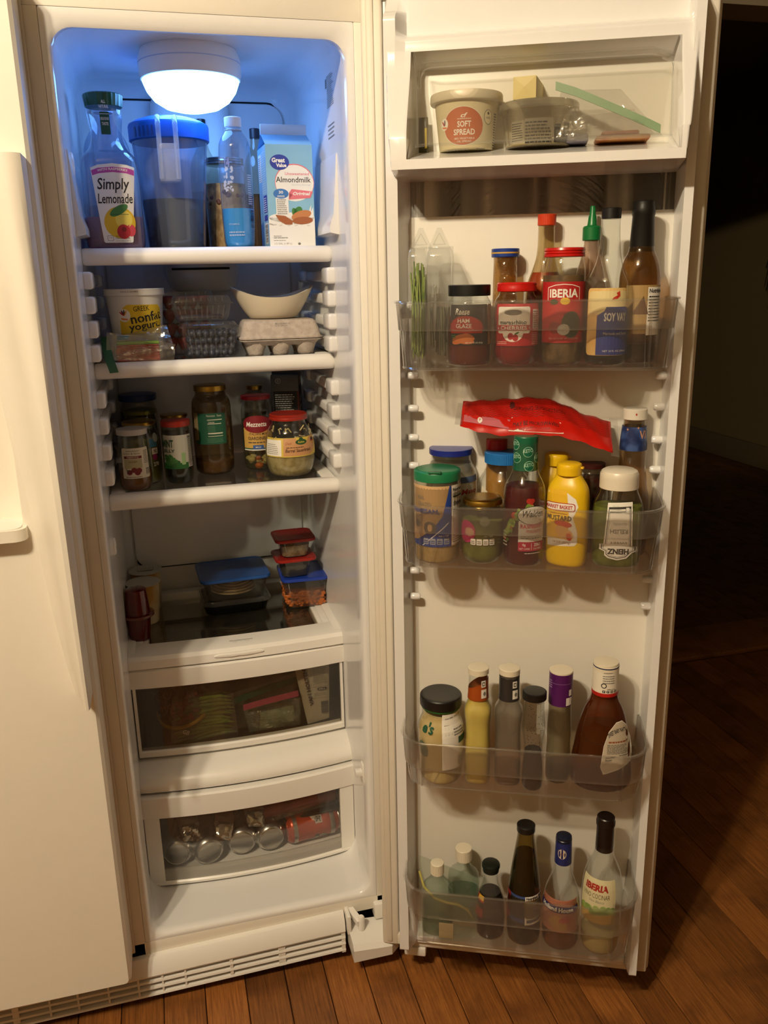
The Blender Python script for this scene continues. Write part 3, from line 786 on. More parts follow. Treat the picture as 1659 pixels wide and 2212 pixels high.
# ------------------------------------------------------------------ things on the shelves
S1, S2, S3, CR = 1.4033, 1.2073, 0.9638, 0.6288
def zt(root, dz=0): return root
rnd = random.Random(21)
def pillow(c, th, amp, res=14, seed=1, power=0.5):
    """soft film bag between four corners c (a,b,c,d), each a 3-D point"""
    r = random.Random(seed); A, B, C_, D = [Vector(p) for p in c]
    nrm = (B-A).cross(D-A).normalized(); g = G()
    ph = [(r.uniform(2, 9), r.uniform(2, 9), r.uniform(0, 6), r.uniform(-1, 1)) for _ in range(7)]
    for sgn in (1, -1):
        vv = []
        for i in range(res+1):
            for j in range(res+1):
                s_, t = j/res, i/res
                p = A*(1-s_)*(1-t)+B*s_*(1-t)+C_*s_*t+D*(1-s_)*t
                e = (max(0.0, 16*s_*(1-s_)*t*(1-t)))**power
                nz = sum(k*sin(a*s_+b*t*1.3+o_+sgn) for a, b, o_, k in ph)/3.0+r.uniform(-.5, .5)*0.5
                p = p+nrm*sgn*(th*e+amp*nz*min(1, e*2))
                vv.append(tuple(p))
        n = res+1
        g.add(vv, [(i*n+j, i*n+j+1, (i+1)*n+j+1, (i+1)*n+j) for i in range(res) for j in range(res)])
    return g
def tubs(rings, name, mat, root, top=True): # rings: (z, hx, hy, rad)
    g = G(); g.loft([[(a, b, z/1000.0) for a, b in rrect(-hx/1000.0, hx/1000.0, -hy/1000.0, hy/1000.0, rd/1000.0, 6)] for z, hx, hy, rd in rings], True, top)
    return g.build(name, mat, root, ang=45)

# --- top shelf
rt = thing('lemonade_bottle', 'clear square lemonade bottle with dark green cap, a third full of pink drink', 'bottle', (0.0690, 0.240, S1))
pf = Prof([(38, 0), (47, 2), (50, 9), (50, 56), (49.3, 110), (48.4, 143), (44, 155), (33, 165), (25.4, 182), (26.2, 200), (29, 216), (29.6, 229)], 2, lambda z: 5.0 if z < 130 else max(2.0, 5.0-(z-130)*0.07))
body(rt, pf, clear('bottle_pet', 'e9eef4', 0.05, 'c8d0e0', gloss=0.06), seg=56)
fill(rt, pf, 57, clear('pink_lemonade', 'd8a8b0', 0.55, 'c08a96', gloss=0.0, edge=0.1), seg=48)
cap(rt, [(30.4, 229), (31, 230), (33.2, 253), (33, 257), (30.5, 259.6), (0.5, 260)], M('dark_green_plastic', '0b4a30', 0.3), ridges=26, rd=0.0009)
GN = ink('deep_green', '0e4a34'); MAG = ink('magenta', 'b8459a'); YEL = ink('lemon', 'd9b327'); YEL2 = ink('lemon_light', 'e8d35a'); RSP = ink('raspberry', 'b3202e'); RSP2 = ink('raspberry_light', 'cf4450'); LEAF = ink('leaf', '3d7a3a')
lb = Lab(); lb.poly([(-17, 15), (28, 15), (29.5, 17), (42, 137), (30, 141), (6, 143.5), (-18, 141), (-30, 136), (-19, 17)], PAPER, 0)
lb.poly([(-29, 132), (-18, 136), (6, 138), (30, 136), (41, 132.5), (40.4, 124), (28, 127.5), (6, 129.5), (-16, 127.5), (-27.6, 124)], MAG, 1)
lb.text('WITH RASPBERRY', 6, 131.5, 50, 4, PAPER, 2, 0.02, arc=3)
lb.text('Simply', 5, 108, 53, 24, INK, 2, 0.014, 0.15); lb.text('Lemonade', 6, 87, 57, 16, INK, 2, 0.012, 0.12)
lb.ell(10, 48, 26, 26, YEL, 1); lb.ell(17, 53, 14, 15, YEL2, 2); lb.ell(10, 68, 17, 7, LEAF, 3, 0.5); lb.rect(-4, 61, 26, 61.6, GN, 4)
lb.ell(15, 33, 11, 12, RSP, 3); lb.ell(27, 35, 8, 10, RSP2, 2); lb.ell(16, 37, 4, 4, ink('rasp_dark', '7d1420'), 4)
lb.rect(-13, 18, -3, 27, GREY, 1, 1.5); lb.rect(-12.3, 18.7, -3.7, 26.3, PAPER, 2, 1.2); lb.text('110', -8, 23.5, 5, 2.4, GREY, 3)
lb.text('NOT FROM', 9, 25.6, 16, 2.2, INK, 2); lb.text('CONCENTRATE', 12, 22.4, 24, 2.2, INK, 2); lb.text('52 FL OZ (1.54 L)', 13, 17.8, 24, 2.0, GREY, 2)
lb.build(rt, wrapbox(pf), vstep=8)
lb = Lab(); lb.rect(-7, 192, 9, 228, GN, 0, 2); lb.text('DELICIOUS', 1, 217, 13.5, 4.2, PAPER, 1); lb.text('TASTE', 1, 209, 11, 4.8, PAPER, 1); lb.rect(-6.5, 224, 8.5, 224.7, PAPER, 1)
lb.build(rt, wrap(pf), 'neck_tag', vstep=8)
cp = Prof([(30.4, 229), (33.2, 255)], 0)
lb = Lab(); lb.text('ALL', 1, 244, 7, 5, PAPER, 0); lb.text('NATURAL', 1, 236.6, 16, 5, PAPER, 0); lb.build(rt, wrap(cp), 'cap_print', base=0.5)

rt = thing('pitcher', 'plastic pitcher with bright blue lid, half full of dark drink', 'pitcher', (0.1775, 0.318, S1))
pf = Prof([(45, 0), (52, 3), (53.5, 12), (59.3, 95), (66.5, 175), (69.5, 206)], 1)
body(rt, pf, clear('pitcher_plastic', 'ccd6ea', 0.30, 'b8c6e0', gloss=0.05))
fill(rt, pf, 95, M('dark_tea', '120c0a', 0.15))
lathe([(70, 190), (72.2, 192), (72.6, 216), (71, 220), (60, 226), (42, 231.5), (20, 233), (0.5, 233.4)], 56).build('lid', M('blue_lid', '1d63c8', 0.3), rt, ang=30)
g = G()
for k in range(5): g.rbox(-0.062+0.0075*k, -0.059+0.0075*k, -0.074, -0.03, 0.194, 0.211, 0.001)
g.xf(lambda p: (p[0], -math.sqrt(max(0.0725**2-p[0]**2, 0))-0.0008 if p[1] < -0.05 else p[1], p[2])).build('lid_spout_slots', M('blue_lid_dark', '124a9c', 0.35), rt)
HND = clear('handle_plastic', 'fafbfc', 0.28, 'd4dcec', gloss=0.06)
g = G()
for xx in (-0.021, 0.008):
    g.tube([(xx, -0.062, 0.205), (xx, -0.078, 0.2185), (xx, -0.094, 0.219), (xx, -0.101, 0.208), (xx, -0.103, 0.18), (xx, -0.104, 0.117)], [0.004, 0.0048, 0.0048, 0.0048, 0.0046, 0.0046], 10)
g.rbox(-0.021, 0.008, -0.1045, -0.1015, 0.117, 0.176, 0.0012); g.rbox(-0.024, 0.011, -0.105, -0.055, 0.1135, 0.118, 0.0015)
g.build('handle', HND, rt)

rt = thing('sports_drink_bottle', 'slim clear bottle with white cap, half full of bright blue drink', 'bottle', (0.2868, 0.235, S1))
pf = Prof([(18, 0), (25, 1), (27.5, 10), (28.7, 30), (29.8, 71), (29.6, 110), (29.2, 150), (27.8, 176), (23.4, 188), (16.5, 197), (13.2, 203)])
body(rt, pf, clear('bottle_pet', 'e9eef4', 0.05)); fill(rt, pf, 71, M('blue_drink', '2f9be8', 0.2, emit=None))
cap(rt, capz(15, 204, 225, 1.8), M('clean_white', 'eef0f2', 0.35), ridges=36, rd=0.0004)
cap(rt, [(13, 200), (15.6, 200.4), (15.6, 202), (13, 202.4)], M('clean_white', 'eef0f2', 0.35), 'neck_ring')
lb = Lab(); SPL = clear('white_ink', 'ffffff', 0.75, 'e4e8f2', gloss=0.0, edge=0.1)
r_ = random.Random(4)
for i in range(34): lb.ell(r_.uniform(-26, -8), r_.uniform(98, 140), r_.uniform(0.8, 3.2), r_.uniform(0.8, 4), SPL, 0, 0, 8)
lb.text('14', -18, 148, 10, 16, ink('bluelilac', '6a78b8'), 0, 0.05); lb.bars(22, 38, 32, 68, 16, INK, 1, False, 4); lb.lines(19, 78, 30, 130, 14, SPL, 0, 0.5, 0.2, 6); lb.text('VITAMINS', -12, 44, 20, 2.5, SPL, 0); lb.lines(-22, 24, 8, 34, 2, SPL, 0)
lb.build(rt, wrap(pf), vstep=10)

rt = thing('almond_milk_carton', 'light blue and white gable-top carton of almond milk', 'carton', (0.3790, 0.250, S1), math.radians(2.0))
hx = 0.0425; hz = 0.176; ht = 0.198; top = 0.2155; yd = 0.044
g = G()
SKY = M('carton_sky', '86b8d6', 0.4, col2='7cb0d2', scale=12)
g.add([(-hx, -yd, 0), (hx, -yd, 0), (hx, yd, 0), (-hx, yd, 0), (-hx, -yd, hz), (hx, -yd, hz), (hx, yd, hz), (-hx, yd, hz)], [(0, 1, 5, 4), (1, 2, 6, 5), (2, 3, 7, 6), (3, 0, 4, 7), (3, 2, 1, 0)])
tz = ht; ty = -0.002
g.add([(-hx, -yd, hz), (hx, -yd, hz), (hx, -0.0015, tz), (-hx, -0.0015, tz), (-hx, yd, hz), (hx, yd, hz), (hx, 0.0015, tz), (-hx, 0.0015, tz), (-hx+0.026, 0, tz-0.004), (hx-0.026, 0, tz-0.004)],
      [(0, 1, 2, 3), (5, 4, 7, 6), (0, 3, 8), (3, 7, 8), (7, 4, 8), (0, 8, 4), (1, 9, 2), (2, 9, 6), (6, 9, 5), (1, 5, 9)])
g.build('box', SKY, rt, smooth=False)
G().rbox(-hx, hx, -0.0022, 0.0022, tz-0.001, top, 0.001).build('gable_fin', M('carton_fin', 'cfdde6', 0.4), rt)
lb = Lab(); CW = ink('carton_white', 'e9e8e4'); PNK = ink('carton_pink', 'd8737f'); NAV = ink('royal_blue', '2a3c9a'); BLU = ink('mid_blue', '3a72b8'); ALM = ink('almond', '9a5a34'); ALM2 = ink('almond_light', 'b97a4c')
lb.rect(-42.4, 0.5, 42.4, 52, CW, 0); lb.ell(0, 52, 42, 9, CW, 0)
lb.ell(8, 112, 36, 32, PNK, 0); lb.ell(8, 111, 35, 31, CW, 1)
lb.ell(-18, 146, 17.5, 13, NAV, 2); lb.text('Great', -20, 149.5, 24, 8, CW, 3, 0.04); lb.text('Value', -15, 141, 19, 6.5, CW, 3, 0.04)
lb.text('Unsweetened', 13, 127, 44, 5, PNK, 2, 0.01); lb.text('Almondmilk', 6, 117, 64, 9.5, INK, 2, 0.008); lb.text('Non-Dairy Beverage', 20, 108, 34, 3.4, ink('pale_print', 'b8c2c8'), 2, 0.0)
lb.poly([(-4, 83), (36, 86), (41, 97), (2, 101), (-3, 95), (3, 91)], PNK, 3); lb.text('Original', 20, 92.5, 32, 7.5, CW, 4, 0.03, 0.2)
lb.ell(-18, 93, 14, 8.5, BLU, 3); lb.text('30', -18, 95.5, 8, 5, CW, 4, 0.02); lb.lines(-25, 87, -11, 91, 2, CW, 4)
lb.rect(-28, 56, -5, 87, CW, 2, 2); lb.lines(-26, 58, -7, 85, 8, GREY, 3)
lb.ell(12, 62, 7, 10, LEAF, 2, -0.6); lb.ell(6, 60, 5, 9, LEAF, 2, 0.3)
lb.poly([(-30, 57), (-12, 55), (2, 46), (0, 40), (-12, 40), (-24, 47)], ALM, 3); lb.ell(18, 56, 19, 8, ALM2, 3, 0.25); lb.ell(20, 47, 19, 6.5, ALM, 4, 0.05)
r_ = random.Random(9)
for i in range(12): lb.ell(r_.uniform(-40, 40), r_.uniform(38, 44), r_.uniform(2, 5), 1.2, ink('milk_shade', 'd2cfc8'), 1, r_.uniform(-.3, .3), 10)
lb.poly([(30, 52), (34, 68), (37, 74), (36, 62), (40, 70), (41, 52)], CW, 2)
lb.text('KEEP REFRIGERATED', -22, 17, 26, 2.2, INK, 1); lb.lines(-35, 19.5, -20, 22, 1, GREY, 1); lb.lines(-35, 12, -12, 14, 1, GREY, 1); lb.text('1/2 GAL (1.89 L)', -18, 6.5, 32, 4.2, GREY, 1, 0.0); lb.ell(12, 6.5, 2.6, 2.2, GREY, 1)
lb.build(rt, flat(-yd), step=None)
lb = Lab(); lb.rect(-38, 118, -8, 165, CW, 0); lb.lines(-36, 120, -10, 162, 12, INK, 1, 0.3); lb.rect(-6, 70, 38, 110, clear('x', 'ffffff'), 0) if False else None
lb.lines(-4, 96, 36, 168, 18, ink('pale_sky', 'b8dcec'), 0, 0.4); lb.rect(2, 62, 36, 92, NAV, 0); lb.lines(4, 64, 34, 90, 7, CW, 1, 0.4); lb.rect(2, 48, 36, 58, NAV, 0); lb.rect(4, 8, 34, 44, PAPER, 0); lb.bars(6, 10, 32, 42, 20, INK, 1, False)
lb.build(rt, lambda s, t, off: (-hx-off, -s/1000.0, t/1000.0), 'side_print', step=None)

rt = thing('mason_jar', 'glass jar of oats and nuts with a metal screw lid, behind the blue drink', 'jar', (0.2790, 0.372, S1))
pf = Prof([(33, 0), (37.5, 4), (38.5, 15), (40.5, 130), (40, 142), (35, 150), (34.5, 156)])
body(rt, pf, GLASS); fill(rt, pf, 128, M('oats', 'b08f5e', 0.8, col2='8a6a3e', scale=70, bump=0.5), d=0.002)
g = G(); r_ = random.Random(2)
for i in range(26):
    a = r_.uniform(0, 2*PI); g.sphere((0.034*cos(a), 0.034*sin(a), 0.096+r_.uniform(-0.012, 0.012)), 0.0065, 8, sc3=(1, 1, .8))
o = g.build('nut_layer', M('pecan_brown', '5a3018', 0.7), rt); o['kind'] = 'stuff'
cap(rt, [(36.5, 155), (37.8, 156), (37.8, 161), (36.8, 162), (37.8, 164), (37.2, 168), (37.8, 170), (37.4, 174), (35, 175), (0.5, 175)], CHROME, 'screw_lid')

rt = thing('dark_cap_bottle', 'bottle with a black cap peeking above the blue pitcher lid', 'bottle', (0.2460, 0.462, S1))
pf = Prof([(28, 0), (31, 5), (31, 150), (26, 175), (10, 205), (8.5, 238)]); body(rt, pf, GLASSB); fill(rt, pf, 120, M('amber_syrup', '5a3a1a', 0.3))
cap(rt, capz(9.6, 236, 257), BLACK)
rt = thing('dark_cap_bottle', 'bottle with a dark cap half hidden behind the almond milk carton', 'bottle', (0.345, 0.40, S1))
pf = Prof([(24, 0), (27, 5), (27, 150), (22, 172), (10, 195), (9, 212)]); body(rt, pf, GLASSB); fill(rt, pf, 110, M('amber_syrup', '5a3a1a', 0.3))
cap(rt, capz(10, 211, 232), M('navy_cap', '1c1c26', 0.4))
rt = thing('clear_jug', 'cloudy clear jug standing behind the lemonade bottle', 'jug', (0.062, 0.405, S1))
pf = Prof([(38, 0), (43, 6), (44.5, 120), (43, 160), (44.5, 172), (41, 197), (32, 214), (19, 234), (17.5, 250)])
body(rt, pf, clear('jug_cloudy', 'dfe6f2', 0.28, 'c0cae0')); fill(rt, pf, 90, clear('jug_water', 'd8e4f4', 0.3, 'b0bcd4'))
cap(rt, capz(18.3, 250, 267), M('pale_cap', 'b8c4dc', 0.4), ridges=30)

# --- second shelf
rt = thing('yogurt_tub', 'white yogurt tub with a yellow label, behind the bag of sliced meat', 'tub', (0.0895, 0.272, S2))
pf = Prof([(41, 0), (42.5, 2), (46.5, 60), (50, 105), (51.5, 119)], 0)
body(rt, pf, M('tub_white', 'dcdad4', 0.4)); cap(rt, [(52, 116), (54, 116.5), (54.4, 119), (53.8, 126), (54.4, 128), (53.4, 129.5), (50, 129), (49, 127.5), (0.5, 127.5)], M('tub_white', 'dcdad4', 0.4), 'lid')
YL = ink('yogurt_yellow', 'd8b820'); lb = Lab()
lb.poly([(-31, 52), (-30, 74), (-22, 94), (-14, 99), (46, 98), (52, 92), (53, 42), (40, 36), (-28, 36)], YL, 0)
lb.ell(-21, 80, 11.5, 11.5, PAPER, 1); lb.poly([(-28, 76), (-14, 74), (-15, 71.5), (-26, 72.5)], ink('logo_orange', 'd8722a'), 2)
for k, (a, cname, cc_) in enumerate(((0.9, 'logo_red', 'b0242a'), (0.45, 'logo_plum', '4a2038'), (-0.05, 'logo_dark', '2a2a2a'), (-0.5, 'logo_gold', 'd8932a'))): lb.ell(-21-7*sin(a)*0.8, 80+5*cos(a), 1.5, 5.5, ink(cname, cc_), 2, a)
lb.text('GREEK', 11, 92, 29, 9, INK, 1, 0.006, rot=0.06); lb.text('nonfat', 21, 77, 62, 17, INK, 1, 0.02, rot=0.13); lb.text('yogurt.', 17, 59, 62, 15, INK, 1, 0.02, rot=0.11)
lb.build(rt, wrap(pf)); lb = Lab(); lb.text('AUG 22 16  2270 MB12', -8, 123.5, 32, 2.4, INK, 0, 0.0); lb.build(rt, wrap(Prof([(54.4, 118), (54.2, 128)], 0)), 'lid_print')

rt = thing('sliced_meat_bag', 'zip bag with green seal holding a red stack of sliced deli meat', 'bag', (0.092, 0.205, S2))
g = G(); r_ = random.Random(3)
for i in range(13): g.rbox(-0.041+r_.uniform(-.0015, .0015), 0.033+r_.uniform(-.0015, .0015), -0.008+r_.uniform(-.001, .001), 0.030, 0.003+i*0.0022, 0.0051+i*0.0022, 0.0009, seg=1)
o = g.build('meat_slices', M('deli_meat', 'b0372e', 0.45, col2='c75a4c', scale=60), rt, smooth=False)
G().rbox(-0.040, 0.034, -0.0085, 0.030, 0.032, 0.0375, 0.0015).build('green_tray_edge', M('tray_green', '84ac4c', 0.5), rt)
G().rbox(-0.042, 0.036, -0.006, 0.033, 0.038, 0.050, 0.003).build('inner_pack', clear('pack_film', 'ffffff', 0.4, 'b4b8b4'), rt)
G().rbox(-0.038, -0.018, -0.0068, -0.0058, 0.041, 0.048, 0.0004).build('blue_print', ink('teal_print', '3a7a96'), rt)
pillow([(-0.052, -0.0115, 0.004), (0.060, -0.0115, 0.024), (0.050, 0.020, 0.064), (-0.05, 0.015, 0.045)], 0.006, 0.003, 16, 5).build('film', FILM, rt)
pillow([(-0.06, -0.013, 0.006), (0.058, -0.013, 0.002), (0.062, -0.006, 0.030), (-0.055, -0.004, 0.056)], 0.002, 0.0025, 16, 8).build('film_fold', FILM, rt)
g = G(); g.loft([[(x-0.0075, y-0.0012, z), (x+0.0075, y-0.0012, z+0.001), (x+0.0075, y+0.0008, z+0.001), (x-0.0075, y+0.0008, z)] for x, y, z in ((-0.060, 0.016, 0.045), (-0.058, -0.004, 0.028), (-0.0545, -0.022, 0.010), (-0.050, -0.0345, -0.004), (-0.0475, -0.0375, -0.014))])
g.build('zip_seal', M('zip_green', '1f5a38', 0.4), rt, ang=60)

def clamshell(rt, hx, hy, h0, h1, seed):
    n = 28
    def rg(z, x_, y_, rib): 
        out = []
        for k, (a, b) in enumerate(rrect(-x_, x_, -y_, y_, 0.010, 5)): out.append((a, b, z))
        return out
    g = G(); g.loft([rg(0.001, hx*0.80, hy*0.80, 0), rg(0.006, hx*0.86, hy*0.86, 0), rg(h0*0.6, hx*0.93, hy*0.93, 0), rg(h0, hx*0.96, hy*0.96, 0), rg(h0+0.001, hx*1.03, hy*1.03, 0)], True, False)
    g.build('base', PLAST, rt)
    g = G(); g.loft([rg(h0+0.0015, hx*1.04, hy*1.04, 0), rg(h0+0.004, hx*1.04, hy*1.04, 0), rg(h0+0.005, hx*0.98, hy*0.98, 0), rg(h1-0.004, hx*0.94, hy*0.94, 0), rg(h1, hx*0.88, hy*0.88, 0)], False, True)
    g.build('lid', PLAST, rt)
    g = G()
    for i in range(9):
        a = -hx*0.75+hx*1.5*i/8; g.tube([(a*0.86, -hy*0.82, 0.004), (a*0.94, -hy*0.935, h0*0.6), (a, -hy*0.975, h0-0.002)], 0.0011, 6)
    for i in range(7):
        a = -hx*0.7+hx*1.4*i/6; g.tube([(a, -hy*0.985, h0+0.007), (a*0.98, -hy*0.93, h1-0.003)], 0.0012, 6)
    g.build('ribs', PLAST, rt)
rt = thing('berry_clamshell', 'clear clamshell full of dark blueberries on the middle shelf', 'container', (0.2190, 0.2690, S2), 0.02); clamshell(rt, 0.0535, 0.050, 0.055, 0.0665, 1)
BERRY = M('blueberry_skin', '1b1d2a', 0.45, col2='2b3044', scale=120)
bb = None; r_ = random.Random(14); cnt = 0
for lay in range(4):
    for ix in range(7):
        for iy in range(3 if lay < 3 else 5):
            x_ = 0.2190+(-0.037+0.0125*ix)+r_.uniform(-.002, .002)+(0.005 if lay % 2 else 0); y_ = 0.2690-0.036+0.0135*iy+r_.uniform(-.002, .002); z_ = S2+0.0085+0.012*lay+r_.uniform(-.001, .001)
            if bb is None:
                bb = G().sphere((0, 0, 0), 0.0066, 12, sc3=(1, 1, .88)).build('blueberry', BERRY); tag(bb, 'dark blueberry packed in the clear clamshell', 'blueberry', 'blueberries in the clamshell'); o = bb
            else: o = bb.copy(); COL.objects.link(o)
            o.location = (x_, y_, z_); o.rotation_euler = (r_.uniform(-1, 1), r_.uniform(-1, 1), 0)
rt = thing('berry_clamshell', 'empty-looking clear clamshell stacked on the blueberry clamshell', 'container', (0.2090, 0.2780, S2+0.0672), -0.02); clamshell(rt, 0.056, 0.050, 0.030, 0.0465, 2)
o = G().rbox(-0.04, 0.04, -0.034, 0.036, 0.003, 0.010, 0.003).build('berry_pad', M('berry_pad', '2a2228', 0.7), rt)
rt = thing('strawberry_box', 'clear box with red strawberries half hidden behind the stacked clamshells', 'container', (0.185, 0.372, S2)); clamshell(rt, 0.055, 0.042, 0.090, 0.122, 3)
STR = M('strawberry_red', '8e1a18', 0.35, col2='a82a22', scale=90)
sb = None; r_ = random.Random(6)
for lay in range(4):
    for ix in range(4):
        for iy in range(2):
            if sb is None:
                sb = lathe([(1, 0), (6, 4), (11, 14), (12.5, 21), (10, 26), (1, 27)], 14).build('strawberry', STR); tag(sb, 'red strawberry packed in the box behind the clamshells', 'strawberry', 'strawberries in the clear box'); o = sb
            else: o = sb.copy(); COL.objects.link(o)
            o.location = (0.185-0.034+0.0228*ix, 0.372-0.022+0.033*iy, S2+0.006+0.0265*lay)

rt = thing('serving_bowl', 'cream ceramic bowl with high swooping ends on top of the egg carton', 'bowl', (0.347, 0.285, S2+0.0662))
g = G(); n = 56
def bowlr(k, t, inner):
    a = 2*PI*k/n; hx_ = 0.043+(0.081-0.043)*(t**0.75); hy_ = 0.030+0.028*(t**0.6)
    rise = (0.060-0.020+0.020*abs(cos(a))**2.2)*t
    f = 0.94 if inner else 1.0
    return (hx_*cos(a)*f, hy_*sin(a)*f, 0.001+rise+(0.003 if inner and t < 0.9 else 0))
rings = [[bowlr(k, t, False) for k in range(n)] for t in (0, 0.05, 0.2, 0.4, 0.6, 0.8, 0.93, 1.0)]+[[bowlr(k, t, True) for k in range(n)] for t in (1.0, 0.93, 0.7, 0.4, 0.2, 0.08)]
g.loft(rings); g.build('bowl_body', M('ceramic_cream', 'ddd3bd', 0.25), rt, ang=60)
g = G(); g.loft([[(0.055*cos(2*PI*k/24), 0.04*sin(2*PI*k/24), z) for k in range(24)] for z in (0.030, 0.034)]); g.build('leftover_food', M('brown_stew', '6a4418', 0.5, col2='8a5c22', scale=60), rt)

rt = thing('egg_carton', 'grey paper-pulp half-dozen egg carton under the bowl', 'carton', (0.3520, 0.262, S2))
PULP = M('paper_pulp', 'b5aaa0', 0.95, col2='a89c92', scale=90, bump=0.5, bscale=260)
def er(z, hx_, hy_, r=0.012): return [(a, b, z) for a, b in rrect(-hx_, hx_, -hy_, hy_, r, 5)]
g = G(); g.loft([er(0.0315, 0.0785, 0.054), er(0.034, 0.0790, 0.0545), er(0.0365, 0.0755, 0.052), er(0.050, 0.073, 0.049), er(0.0625, 0.0685, 0.044), er(0.066, 0.064, 0.040)], False, True); g.build('lid', PULP, rt, ang=50)
g = G(); g.loft([er(0.0300, 0.0780, 0.0535), er(0.0285, 0.0780, 0.0535), er(0.0260, 0.072, 0.048), er(0.0190, 0.066, 0.042)], True, True); g.build('tray', PULP, rt, ang=50)
for iy in (-0.0245, 0.0245):
    for ix in (-0.048, 0.0, 0.048):
        lathe([(12.5, 0), (14.5, 1), (15.5, 5), (16.5, 8), (20.5, 18), (23, 27)], 20).xf(lambda p: (p[0]+ix, p[1]+iy, p[2])).build('egg_cup', PULP, rt, ang=60)
lb = Lab(); lb.text('BEST BY MAY 27', 3, 59.5, 28, 2.6, GREY, 0, 0.0); lb.text('12 P1234 LG', 0, 55.5, 24, 2.4, GREY, 0, 0.0)
lb.build(rt, lambda s, t, off: (s/1000.0, -0.0520+(t/1000.0-0.0365)*0.29-off-0.0006, t/1000.0), 'stamp_print', step=None)

# --- third shelf
def jar(name, label, pos, prof, glass, capm, capp, fillm=None, fz=None, n=2.0, cat='jar', it=2, rz=0.0, ridges=0, capname='lid', seg=40, d=0.0018):
    rt = thing(name, label, cat, pos, rz)
    if capp: prof = neck_to(rt, prof, capp)
    pf = Prof(prof, it, n)
    body(rt, pf, glass, seg=seg)
    if fillm: fill(rt, pf, fz, fillm, d=d)
    if capp: cap(rt, capp, capm, capname, ridges)
    return rt, pf
rt, pf = jar('condiment_jar', 'small jar with white lid and cherry-print label at the front left', (0.0610, 0.2420, S3), [(24, 0), (28, 2), (31.3, 12), (31.3, 34), (28.4, 72), (26.3, 96), (26, 104)], GLASS, M('lid_greywhite', 'b8b4b4', 0.45), capz(28.6, 103, 122, 1.5), M('honey_amber', '6a3c14', 0.25), 33)
lb = Lab(); CRM = ink('cream_label', 'cfc9b8'); MAR = ink('maroon', '6e1c24'); lb.rect(-24, 20, 31, 78, CRM, 0, 3)
lb.lines(-14, 72, 12, 75, 1, GREY, 1); lb.text('Sweet & Sassy', -4, 67.5, 34, 4.2, ink('brownprint', '5a4a3c'), 1, 0.0); lb.rect(-19, 58, 15, 63, MAR, 1); lb.text('PIMIENTO', -2, 60.5, 22, 3, CRM, 2); lb.rect(-19, 39, 15, 57, ink('olive_pale', 'a9a37e'), 1); lb.text('SLICED', -2, 52, 16, 2.6, MAR, 2)
for a, b in ((-10, 32), (-1, 36), (5, 31), (8, 35)): lb.ell(a, b, 5.5, 5, MAR, 2)
lb.poly([(-18, 40), (-10, 34), (-13, 32)], ink('stemgreen', '4a5230'), 3); lb.lines(-18, 22, 14, 25, 1, GREY, 1); lb.lines(19, 48, 30, 74, 9, GREY, 1); lb.rect(22, 26, 30, 38, GREY, 1); lb.lines(23, 27, 29, 37, 3, CRM, 2)
lb.build(rt, wrap(pf), vstep=8)
rt, pf = jar('olive_jar', 'jar with a gold lid and olives behind the white-lidded jar', (0.0735, 0.300, S3), [(33, 0), (37, 3), (38.2, 14), (38.8, 80), (36, 96), (31, 106), (30.5, 112)], GLASS, GOLD, capz(32.3, 111, 126, 1.5), M('olive_green', '5a5a18', 0.35, col2='74702a', scale=45), 84)
lb = Lab(); lb.rect(18, 66, 36, 82, ink('teal', '3a7a9a'), 0); lb.rect(22, 52, 36, 64, PAPER, 0); lb.text('NI.', 30, 58, 8, 8, INK, 1, 0.02); lb.ell(28, 46, 6, 6, ink('violetpink', '9a2a6a'), 0); lb.text('270', 30, 32, 13, 8, PAPER, 0, 0.03); lb.ell(34, 84, 7, 9, ink('stamp', '9aa09a'), 0); lb.build(rt, wrap(pf))
rt, pf = jar('pickle_jar_small', 'jar with a dull yellow lid between the gold lid and the blue lid', (0.0760, 0.384, S3), [(32, 0), (36, 4), (36, 100), (33, 115), (32, 121)], GLASSB, M('dull_yellow_tin', '6a661e', 0.35, 0.6), capz(33.6, 120, 136, 1.5), M('brine', '5a5420', 0.4), 95)
rt, pf = jar('blue_lid_jar', 'jar with a dark blue lid at the back left of the shelf', (0.0715, 0.470, S3), [(36, 0), (40, 4), (40, 110), (36, 128), (34, 134)], GLASSB, M('deep_blue_tin', '12306e', 0.35), capz(39.5, 136, 158, 1.8), M('brine', '5a5420', 0.4), 110)
rt, pf = jar('mint_jelly_jar', 'mint jelly jar with red lid and green leaf label', (0.1430, 0.272, S3), [(22, 0), (25.5, 3), (28.9, 14), (28.7, 92), (26, 102), (25.3, 108)], GLASS, M('red_tin', '8e2214', 0.35), capz(28.4, 109, 127.5, 1.5), M('dark_jelly', '0c140e', 0.12), 78)
lb = Lab(); MW = ink('mint_white', 'c9c3ba'); MG = ink('mint_green', '1e5c28'); lb.rect(-33, 28, 33, 92, MW, 0); lb.rect(-33, 26, 20, 38, MG, 1); lb.text('MINT', -20, 76, 24, 15, ink('mint_dark', '17452a'), 2, 0.03); lb.text('JELLY', -19, 61, 26, 8, ink('mint_dark', '17452a'), 2, 0.02)
r_ = random.Random(7)
for i in range(11): lb.ell(-25+r_.uniform(0, 26), 36+r_.uniform(0, 16), 7, 4, ink('mint_leaf%d' % (i % 2), ('3f7a3c', '2c5c2c')[i % 2]), 2, r_.uniform(-1.2, 1.2))
lb.rect(6, 34, 14, 58, ink('spoon_green', '8fae7a'), 2, 2); lb.lines(22, 30, 32, 90, 22, INK, 1, 0.4); lb.text('Nutrition', 27, 88, 10, 3, INK, 2); lb.build(rt, wrap(pf))
